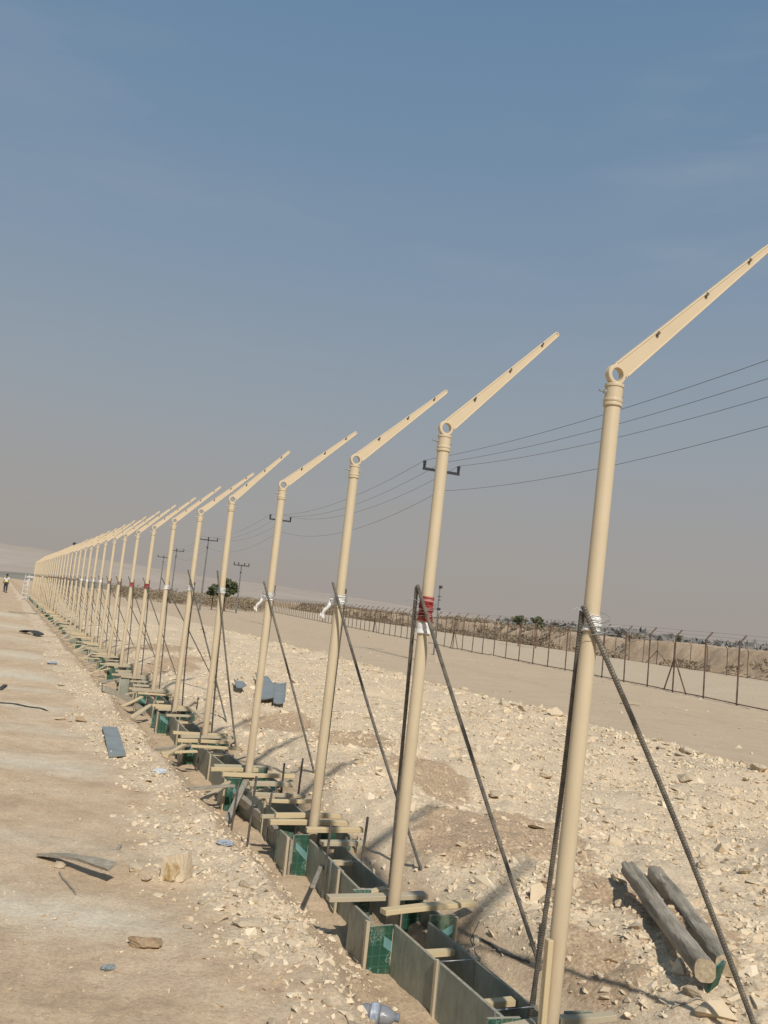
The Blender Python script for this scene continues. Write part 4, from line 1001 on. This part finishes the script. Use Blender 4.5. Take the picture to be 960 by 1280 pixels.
def tree(px, py, Y, w, h, label, name='tree', seed=0, trunk=True, leafsz=.16, k=900):
    rr = random.Random(seed); d = ray(px, py); t = Y/d.y; X = d.x*t; top = CZ+d.z*t
    zb = top-h; root = empty(name, (X, Y, zb), label, 'tree'); zg = -.3-zb if trunk else -.4; 
    mb = MB(); mb.tube([(0, 0, min(-.3, -.3-zb)), (rr.uniform(-.05, .05)*w, 0, h*.25), (rr.uniform(-.1, .1)*w, 0, h*.6)], [.05*h, .035*h, .015*h], 7)
    for i in range(6):
        a = rr.uniform(0, 6.28); mb.tube([(0, 0, h*.22), (math.cos(a)*w*.18, math.sin(a)*w*.18, h*.5), (math.cos(a)*w*.36, math.sin(a)*w*.36, h*rr.uniform(.55, .85))], [.022*h, .015*h, .006*h], 5)
    mb.build('trunk', MT['rust'], root)
    cs = []; rs = []; ks = []; nb = 16
    for i in range(nb):
        a = rr.uniform(0, 6.28); q = rr.uniform(0, .42)*w; zz = h*rr.uniform(.35, .88)*(1-.25*q/w); r_ = w*rr.uniform(.09, .2)
        cs.append((math.cos(a)*q, math.sin(a)*q, zz)); rs.append((r_, r_, r_*.7)); ks.append(int(k/nb))
    V, Fc = flakes(cs, rs, ks, leafsz); mesh_from('crown', V, Fc, MT['leaf'], root); return root
tree(285, 724, 118, 4.6, 2.9, 'broad dark green bush standing beyond the fence near the short power pole', seed=1, k=2600, leafsz=.2)
tree(268, 731, 119, 2.2, 1.9, 'lower green bush touching the left side of the broad bush', seed=5, k=900, leafsz=.18)
tree(651, 768, 92, 1.5, 1.5, 'left one of two small dark trees above the bank behind the nearest pole', seed=2, k=420)
tree(673, 769.5, 90, 1.6, 1.5, 'right one of two small dark trees above the bank behind the nearest pole', seed=3, k=420)
tree(848, 793, 86, .9, 1.0, 'tiny isolated bush on the bank above the crossed fence braces', seed=4, k=220, leafsz=.1)
# hazy distant wood at the right
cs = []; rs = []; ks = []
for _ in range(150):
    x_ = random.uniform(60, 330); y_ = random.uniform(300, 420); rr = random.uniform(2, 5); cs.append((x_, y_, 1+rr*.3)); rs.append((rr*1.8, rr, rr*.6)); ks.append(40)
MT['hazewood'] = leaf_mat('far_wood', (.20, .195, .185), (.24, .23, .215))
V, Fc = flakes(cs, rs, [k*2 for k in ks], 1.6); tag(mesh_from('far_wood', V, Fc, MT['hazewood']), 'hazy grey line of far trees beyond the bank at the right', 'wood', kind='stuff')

# ------------------------------------------------------------------ hills
def hills(name, pts, Y, depth, c1, c2, seed):
    xs = np.array([p[0] for p in pts], float); ys = np.array([p[1] for p in pts], float)
    hx = []; hz_ = []
    for x_, y_ in zip(xs, ys):
        d = ray(x_, y_); t = Y/d.y; hx.append(d.x*t); hz_.append(CZ+d.z*t)
    gx = np.linspace(hx[0], hx[-1], 420); top = np.interp(gx, hx, hz_); rows_ = 40; P = np.zeros((rows_, 420, 3))
    for i in range(rows_):
        t = i/(rows_-1); y_ = Y-depth*(1-t); f_ = sm(0, 1, np.array(t))*1.0
        e = 1+.55*fbm(gx+y_*.4, np.full_like(gx, y_), depth*.35, 5, seed)*(1-t)*2.2*t*2+.05*fbm(gx, np.full_like(gx, y_), depth*.12, 4, seed+3)
        P[i, :, 0] = gx*(y_/Y); P[i, :, 1] = y_; P[i, :, 2] = -2+(top+2)*f_*e
    m, nt, b = new_mat(name+'_tone'); n = noise_node(nt, .012, 8, .62); r = ramp(nt, n.outputs['Fac'], [(.35, c1), (.65, c2)]); nt.links.new(r.outputs[0], b.inputs['Base Color']); b.inputs['Roughness'].default_value = 1; b.inputs['Specular IOR Level'].default_value = 0
    o = grid_mesh(name, P, m); o['kind'] = 'structure'
hills('hills', [(-420, 668), (-200, 672), (-60, 678), (0, 680), (40, 684), (80, 692), (120, 698), (170, 706), (230, 718), (300, 727), (350, 733), (420, 744), (560, 765), (700, 785)], 1500, 700, (.345, .295, .245), (.40, .34, .285), 91)  # far ridge colours are paled: distance haze is put into the tone
hills('low_hills', [(-420, 700), (-100, 709), (0, 714), (30, 716), (60, 720), (110, 726), (150, 732)], 420, 150, (.20, .185, .155), (.30, .27, .22), 95)

# ------------------------------------------------------------------ power line
pp = [(14.9, 7.0), (2.3, 38.0), (-8.05, 69.0), (-20.3, 104.0), (-31.2, 136.0), (-41.8, 172.0)]
ld = Vector((-.36, .93, 0)).normalized(); ln_ = Vector((ld.y, -ld.x, 0)); zarm = 8.35
desc = {0: 'power pole standing beyond the right border of the view', 1: 'power pole whose crossarm shows behind the second tan pole', 2: 'power pole whose crossarm shows behind the fourth tan pole', 3: 'tall thin power pole with a T top between the fifth and sixth tan poles', 4: 'power pole seen between the sixth and seventh tan poles', 5: 'faintest power pole of the main line, left of the seventh tan pole'}
def power_pole(X, Y, za, arm, label, ins=(-1, 0, 1)):
    root = empty('power_pole', (X, Y, hz(X, Y)), label, 'power pole', 'power poles of the overhead line'); z0 = -hz(X, Y)
    mb = MB(); mb.tube([(0, 0, -.3), (0, 0, za+z0+.15)], [.11, .065], 8); mb.build('post', MT['pole_grey'], root)
    mb = MB(); mb.box((0, -.1, za+z0), ln_*arm/2, ld*.05, z3*.055); mb.build('crossarm', MT['insul'], root)
    for i in ins:
        mb = MB(); c = ln_*i*arm*.47+Vector((0, -.1, za+z0+.055)); mb.lathe([(.03, 0), (.07, .05), (.045, .09), (.08, .14), (.05, .18), (.085, .24), (.06, .30), (0, .32)], org=c, n=8); mb.build('insulator', MT['insul'], root)
    mb = MB(); mb.box((0, -.14, za+z0-.85), ln_*.12, ld*.06, z3*.05); mb.build('lower_bracket', MT['insul'], root)
arms = []
zarms = [9.6, 8.1, 8.1, 8.1, 7.9, 8.0]
for i, (X, Y) in enumerate(pp):
    power_pole(X, Y, zarms[i], 1.75 if i < 3 else 2.3, desc[i])
for ci, (off, dz, lb) in enumerate([(-.82, .38, 'topmost overhead wire crossing the sky behind the poles'), (0, .40, 'second overhead wire from the top'), (.82, .38, 'third overhead wire from the top'), (.05, -.85, 'lowest overhead wire, set apart below the other three')]):
    mb = MB(); pts = []
    for i in range(len(pp)-1):
        a = Vector((pp[i][0], pp[i][1], zarms[i]+(dz if i or ci < 3 else -.40)))+ln_*off; b_ = Vector((pp[i+1][0], pp[i+1][1], zarms[i+1]+dz))+ln_*off
        for t in np.linspace(0, 1, 24, endpoint=(i == len(pp)-2)):
            t = float(t); p = a.lerp(b_, t); p.z -= 4*t*(1-t)*(.75+.1*ci); pts.append(p)
    mb.tube(pts, .008, 5); tag(mb.build('overhead_wire', MT['cable']), lb, 'wire', 'overhead power wires')
# the shorter pole with transformer, on a branch line
d = ray(302, 707); t = 112/d.y; power_pole(d.x*t, 112, CZ+d.z*t, 2.0, 'short thick power pole beside the green bush, right of the fifth tan pole', (-1, -.4, .4, 1))
d = ray(268, 733); t = 150/d.y
# thin instrument mast
d = ray(550, 735); Y = 46; t = Y/d.y; X = d.x*t; top = CZ+d.z*t
root = empty('camera_mast', (X, Y, hz(X, Y)), 'thin mast carrying small dark boxes just right of the red taped pole', 'mast'); z0 = hz(X, Y)
mb = MB(); mb.tube([(0, 0, -.3), (0, 0, top-z0)], [.05, .03], 6); mb.build('mast_post', MT['pole_grey'], root)
for j, (zz, w) in enumerate(((.05, .18), (-.45, .22), (-.62, .16), (-1.1, .2))):
    mb = MB(); mb.box((.03, 0, top-z0+zz), (w*.5, 0, 0), (0, .06, 0), (0, 0, .07 if j in (0, 3) else .015)); mb.build('equipment_box' if j in (0, 3) else 'crossbar', MT['insul'], root)
d = ray(93, 681); Y = 100; t = Y/d.y; X = d.x*t; top = CZ+d.z*t; z0 = hz(X, Y)
root = empty('lamp_post', (X, Y, z0), 'small dark headed lamp post rising above the distant pole arms', 'lamp post')
mb = MB(); mb.tube([(0, 0, -.3), (0, 0, top-z0)], [.08, .05], 6); mb.build('post', MT['pole_grey'], root); mb = MB(); mb.lathe([(.05, -.1), (.2, 0), (.22, .12), (.12, .26), (0, .3)], org=(0, 0, top-z0), n=10); mb.build('lamp_head', MT['insul'], root)

# ------------------------------------------------------------------ step ladder, white panel
p = at(32, 742); Y = 64; d = ray(31, 741); t = Y/d.y; X = d.x*t
root = empty('step_ladder', (X, Y, hz(X, Y)), 'white step ladder standing at the far left end of the row', 'ladder', rot=(0, 0, .1)); Hl = 1.8
for s_ in (-1, 1):
    mb = MB(); mb.tube([(s_*.19, -.1, 0), (s_*.14, .1, Hl)], .024, 6); mb.build('front_rail', MT['white'], root)
    mb = MB(); mb.tube([(s_*.19, .5, 0), (s_*.15, .14, Hl)], .020, 6); mb.build('rear_rail', MT['white'], root)
for i in range(6):
    z = Hl*(i+.6)/6.2; w = .19-.05*z/Hl; mb = MB(); mb.box((0, -.1+.2*z/Hl, z), (w, 0, 0), (0, .04, 0), (0, 0, .022)); mb.build('step', MT['white'], root)
d = ray(40, 721.2); Y = 130; t = Y/d.y
tag(empty('white_panel', (d.x*t, Y, CZ+d.z*t), 'long low white slab far beyond the step ladder', 'slab')); root = bpy.context.scene.objects['white_panel']
mb = MB(); mb.box((0, 0, -.0), (.6, .1, 0), (-.1, .3, 0), (0, 0, .12), .01); mb.build('slab_body', MT['white'], root)
for s_ in (-1, 1):
    mb = MB(); mb.box((s_*.45, 0, -.7), (.08, 0, 0), (0, .15, 0), (0, 0, .6)); mb.build('support', MT['concrete'], root)

# ------------------------------------------------------------------ the worker
def skin_fig(name, nodes, edges, mat, parent, rootv=0, sub=2):
    me_ = bpy.data.meshes.new(name); me_.from_pydata([n_[:3] for n_ in nodes], edges, []); o = bpy.data.objects.new(name, me_); col.objects.link(o); o.parent = parent
    sk = o.modifiers.new('skin', 'SKIN'); sl = me_.skin_vertices[0].data
    for i, n_ in enumerate(nodes): sl[i].radius = (n_[3], n_[4] if len(n_) > 4 else n_[3]); sl[i].use_root = (i == rootv)
    sb = o.modifiers.new('sub', 'SUBSURF'); sb.levels = sub; sb.render_levels = sub; me_.materials.append(mat); return o
def worker():
    Y = 80; d = ray(7, 734.5); t = Y/d.y; X = d.x*t; z = hz(X, Y)
    root = empty('person', (X, Y, z), 'standing worker in a pale high visibility vest and dark trousers at the far left', 'person', rot=(0, 0, 2.9)); root.scale = (.94, .94, .94)
    skin = simple('skin', (.16, .09, .055), (.2, .115, .07), 5, .6, 0); dark = simple('dark_trousers', (.035, .035, .04), (.06, .06, .065), 6, .9, 0)
    nodes = [(0, 0, .95, .15, .11), (0, 0, 1.15, .145, .10), (0, 0, 1.35, .17, .11), (0, .0, 1.46, .09, .08), (0, .01, 1.53, .055), (0, .02, 1.62, .085, .095), (0, .02, 1.70, .075, .085),
             (-.20, 0, 1.42, .06), (-.27, -.02, 1.15, .045), (-.25, .10, .92, .035), (.20, 0, 1.42, .06), (.28, 0, 1.16, .045), (.22, .14, 1.0, .035),
             (-.10, 0, .88, .095), (-.13, .02, .50, .065), (-.13, 0, .10, .045), (-.14, .13, .04, .04), (.10, 0, .88, .095), (.12, .04, .50, .065), (.11, -.03, .10, .045), (.12, .10, .04, .04)]
    ed = [(0, 1), (1, 2), (2, 3), (3, 4), (4, 5), (5, 6), (2, 7), (7, 8), (8, 9), (2, 10), (10, 11), (11, 12), (0, 13), (13, 14), (14, 15), (15, 16), (0, 17), (17, 18), (18, 19), (19, 20)]
    body = skin_fig('body', nodes, ed, skin, root, 0)
    tr = [(0, 0, .96, .165, .125), (-.10, 0, .86, .112), (-.13, .02, .50, .085), (-.13, 0, .12, .07), (.10, 0, .86, .112), (.12, .04, .50, .085), (.11, -.03, .12, .07)]
    skin_fig('trousers', tr, [(0, 1), (1, 2), (2, 3), (0, 4), (4, 5), (5, 6)], dark, root)
    vest = simple('vest_yellow', (.55, .62, .12), (.7, .75, .2), 8, .7, 0); shirt = simple('pale_shirt', (.55, .56, .53), (.68, .68, .64), 6, .9, 0)
    skin_fig('shirt', [(0, 0, 1.0, .17, .125), (0, 0, 1.2, .165, .12), (0, 0, 1.38, .19, .13), (-.21, 0, 1.42, .075), (-.27, -.02, 1.18, .06), (.21, 0, 1.42, .075), (.28, 0, 1.18, .06)], [(0, 1), (1, 2), (2, 3), (3, 4), (2, 5), (5, 6)], shirt, root)
    mb = MB(); mb.lathe([(.188, 1.02), (.192, 1.03), (.192, 1.13), (.188, 1.14)], n=18); mb.v = [(a, b_*.78, c) for a, b_, c in mb.v]; mb.build('vest_band', vest, root)
    bm = bmesh.new(); bmesh.ops.create_uvsphere(bm, u_segments=14, v_segments=9, radius=.115)
    for v in bm.verts:
        v.co.z = v.co.z*.85+1.70
        if v.co.z < 1.66: v.co.z = 1.66; v.co.y += .02
    me_ = bpy.data.meshes.new('hair'); bm.to_mesh(me_); bm.free(); me_.materials.append(simple('black_hair', (.012, .012, .012), (.02, .02, .02), 8, .8, 0)); o = bpy.data.objects.new('hair', me_); col.objects.link(o); o.parent = root
    mb = MB(); mb.tube([(0, .10, 1.63), (0, .135, 1.60)], [.012, .018], 6)
    for s_ in (-1, 1): mb.tube([(s_*.035, .10, 1.645), (s_*.035, .112, 1.645)], .009, 6)
    mb.box((0, .108, 1.565), (.025, 0, 0), (0, .006, 0), (0, 0, .006)); mb.build('face', simple('face', (.10, .055, .04), (.12, .065, .045), 8, .6, 0), root)
    for s_, c in ((-1, Vector((-.25, .10, .92))), (1, Vector((.22, .14, 1.0)))):
        mb = MB(); mb.box(c+Vector((0, .03, -.05)), (.038, 0, 0), (0, .015, 0), (0, .01, .045), .004)
        for f_ in range(4): a = c+Vector((-.03+.02*f_, .04, -.095)); mb.tube([a, a+Vector((0, .012, -.04)), a+Vector((0, .03, -.068+.006*abs(f_-1.5)))], [.010, .009, .007], 5)
        a = c+Vector((-s_*.04, .04, -.03)); mb.tube([a, a+Vector((-s_*.018, .025, -.03)), a+Vector((-s_*.012, .045, -.05))], [.012, .010, .008], 5); mb.build('hand', skin, root)
    for xx, yy in ((-.135, .06), (.115, .03)):
        mb = MB(); mb.tube([(xx, yy-.10, .045), (xx, yy, .05), (xx, yy+.13, .035)], [.05, .055, .04], 8); mb.build('shoe', dark, root)
worker()

# ------------------------------------------------------------------ light and sky
SE, SAZ = 44.0, 163.5      # elevation; azimuth of the sun, clockwise from +Y
sd = Vector((math.sin(R(SAZ))*math.cos(R(SE)), math.cos(R(SAZ))*math.cos(R(SE)), math.sin(R(SE))))
sun = bpy.data.lights.new('sun', 'SUN'); sun.energy = 4.0; sun.angle = R(1.3); sun.color = (1, .945, .865)
so_ = bpy.data.objects.new('sun', sun); col.objects.link(so_); so_.rotation_euler = sd.to_track_quat('Z', 'Y').to_euler()
w = bpy.data.worlds.new('World'); scene.world = w; w.use_nodes = True; nt = w.node_tree; bg = nt.nodes['Background']
sky = nt.nodes.new('ShaderNodeTexSky'); sky.sky_type = 'NISHITA'; sky.sun_disc = False; sky.sun_elevation = R(SE); sky.sun_rotation = R(SAZ); sky.dust_density = 4; sky.air_density = 1.2
sc_ = nt.nodes.new('ShaderNodeVectorMath'); sc_.operation = 'SCALE'; sc_.inputs['Scale'].default_value = .07; nt.links.new(sky.outputs[0], sc_.inputs[0])
tc = nt.nodes.new('ShaderNodeTexCoord'); sp = nt.nodes.new('ShaderNodeSeparateXYZ'); nt.links.new(tc.outputs['Generated'], sp.inputs[0])
def s2l(c): return tuple(((x/255+.055)/1.055)**2.4 if x/255 > .04045 else x/255/12.92 for x in c)
rp = nt.nodes.new('ShaderNodeValToRGB'); nt.links.new(sp.outputs['Z'], rp.inputs[0])
stops = [(0.0, (171, 162, 155)), (.05, (166, 160, 155)), (.13, (160, 159, 159)), (.22, (151, 160, 168)), (.36, (134, 153, 173)), (.50, (117, 144, 171)), (.62, (105, 137, 167)), (1.0, (86, 120, 154))]
cr = rp.color_ramp
while len(cr.elements) < len(stops): cr.elements.new(.5)
for e, (p_, c_) in zip(cr.elements, stops): e.position = p_; e.color = (*s2l(c_), 1)
# thin high veils
mp = nt.nodes.new('ShaderNodeMapping'); mp.inputs['Scale'].default_value = (1.2, 1.2, 6); mp.inputs['Rotation'].default_value = (0, .25, .3); nt.links.new(tc.outputs['Generated'], mp.inputs[0])
nz = nt.nodes.new('ShaderNodeTexNoise'); nz.inputs['Scale'].default_value = 1.7; nz.inputs['Detail'].default_value = 7; nz.inputs['Roughness'].default_value = .55; nt.links.new(mp.outputs[0], nz.inputs['Vector'])
mr = nt.nodes.new('ShaderNodeMapRange'); mr.inputs[1].default_value = .52; mr.inputs[2].default_value = .8; mr.inputs[4].default_value = .38; nt.links.new(nz.outputs['Fac'], mr.inputs[0])
mv = nt.nodes.new('ShaderNodeMix'); mv.data_type = 'RGBA'; nt.links.new(mr.outputs[0], mv.inputs[0]); nt.links.new(rp.outputs[0], mv.inputs[6]); mv.inputs[7].default_value = (.34, .38, .43, 1)
# one faint wisp of cirrus high on the right
cd = ray(930, 205).normalized(); dp = nt.nodes.new('ShaderNodeVectorMath'); dp.operation = 'DOT_PRODUCT'; dp.inputs[1].default_value = cd; nt.links.new(tc.outputs['Generated'], dp.inputs[0])
m1 = nt.nodes.new('ShaderNodeMapRange'); m1.interpolation_type = 'SMOOTHERSTEP'; m1.inputs[1].default_value = .982; m1.inputs[2].default_value = 1.004; nt.links.new(dp.outputs['Value'], m1.inputs[0])
mpc = nt.nodes.new('ShaderNodeMapping'); mpc.inputs['Rotation'].default_value = (0, -.35, 0); mpc.inputs['Scale'].default_value = (3, 3, 16); nt.links.new(tc.outputs['Generated'], mpc.inputs[0])
nc = nt.nodes.new('ShaderNodeTexNoise'); nc.inputs['Scale'].default_value = 2; nc.inputs['Detail'].default_value = 6; nt.links.new(mpc.outputs[0], nc.inputs['Vector'])
m1.inputs[4].default_value = .4; m2 = nt.nodes.new('ShaderNodeMath'); m2.operation = 'MULTIPLY'; nt.links.new(m1.outputs[0], m2.inputs[0]); rc = nt.nodes.new('ShaderNodeMapRange'); rc.inputs[1].default_value = .42; rc.inputs[2].default_value = .85; nt.links.new(nc.outputs['Fac'], rc.inputs[0]); nt.links.new(rc.outputs[0], m2.inputs[1])
m3 = nt.nodes.new('ShaderNodeMix'); m3.data_type = 'RGBA'; nt.links.new(m2.outputs[0], m3.inputs[0]); nt.links.new(mv.outputs[2], m3.inputs[6]); m3.inputs[7].default_value = (.36, .42, .48, 1); mv = m3
mm = nt.nodes.new('ShaderNodeMix'); mm.data_type = 'RGBA'; mm.inputs[0].default_value = .88; nt.links.new(sc_.outputs[0], mm.inputs[6]); nt.links.new(mv.outputs[2], mm.inputs[7])
nt.links.new(mm.outputs[2], bg.inputs[0]); bg.inputs[1].default_value = 1.0
scene.view_settings.view_transform = 'Standard'; scene.view_settings.look = 'None'; scene.view_settings.exposure = 0
scene.cycles.max_bounces = 6; scene.cycles.transparent_max_bounces = 24
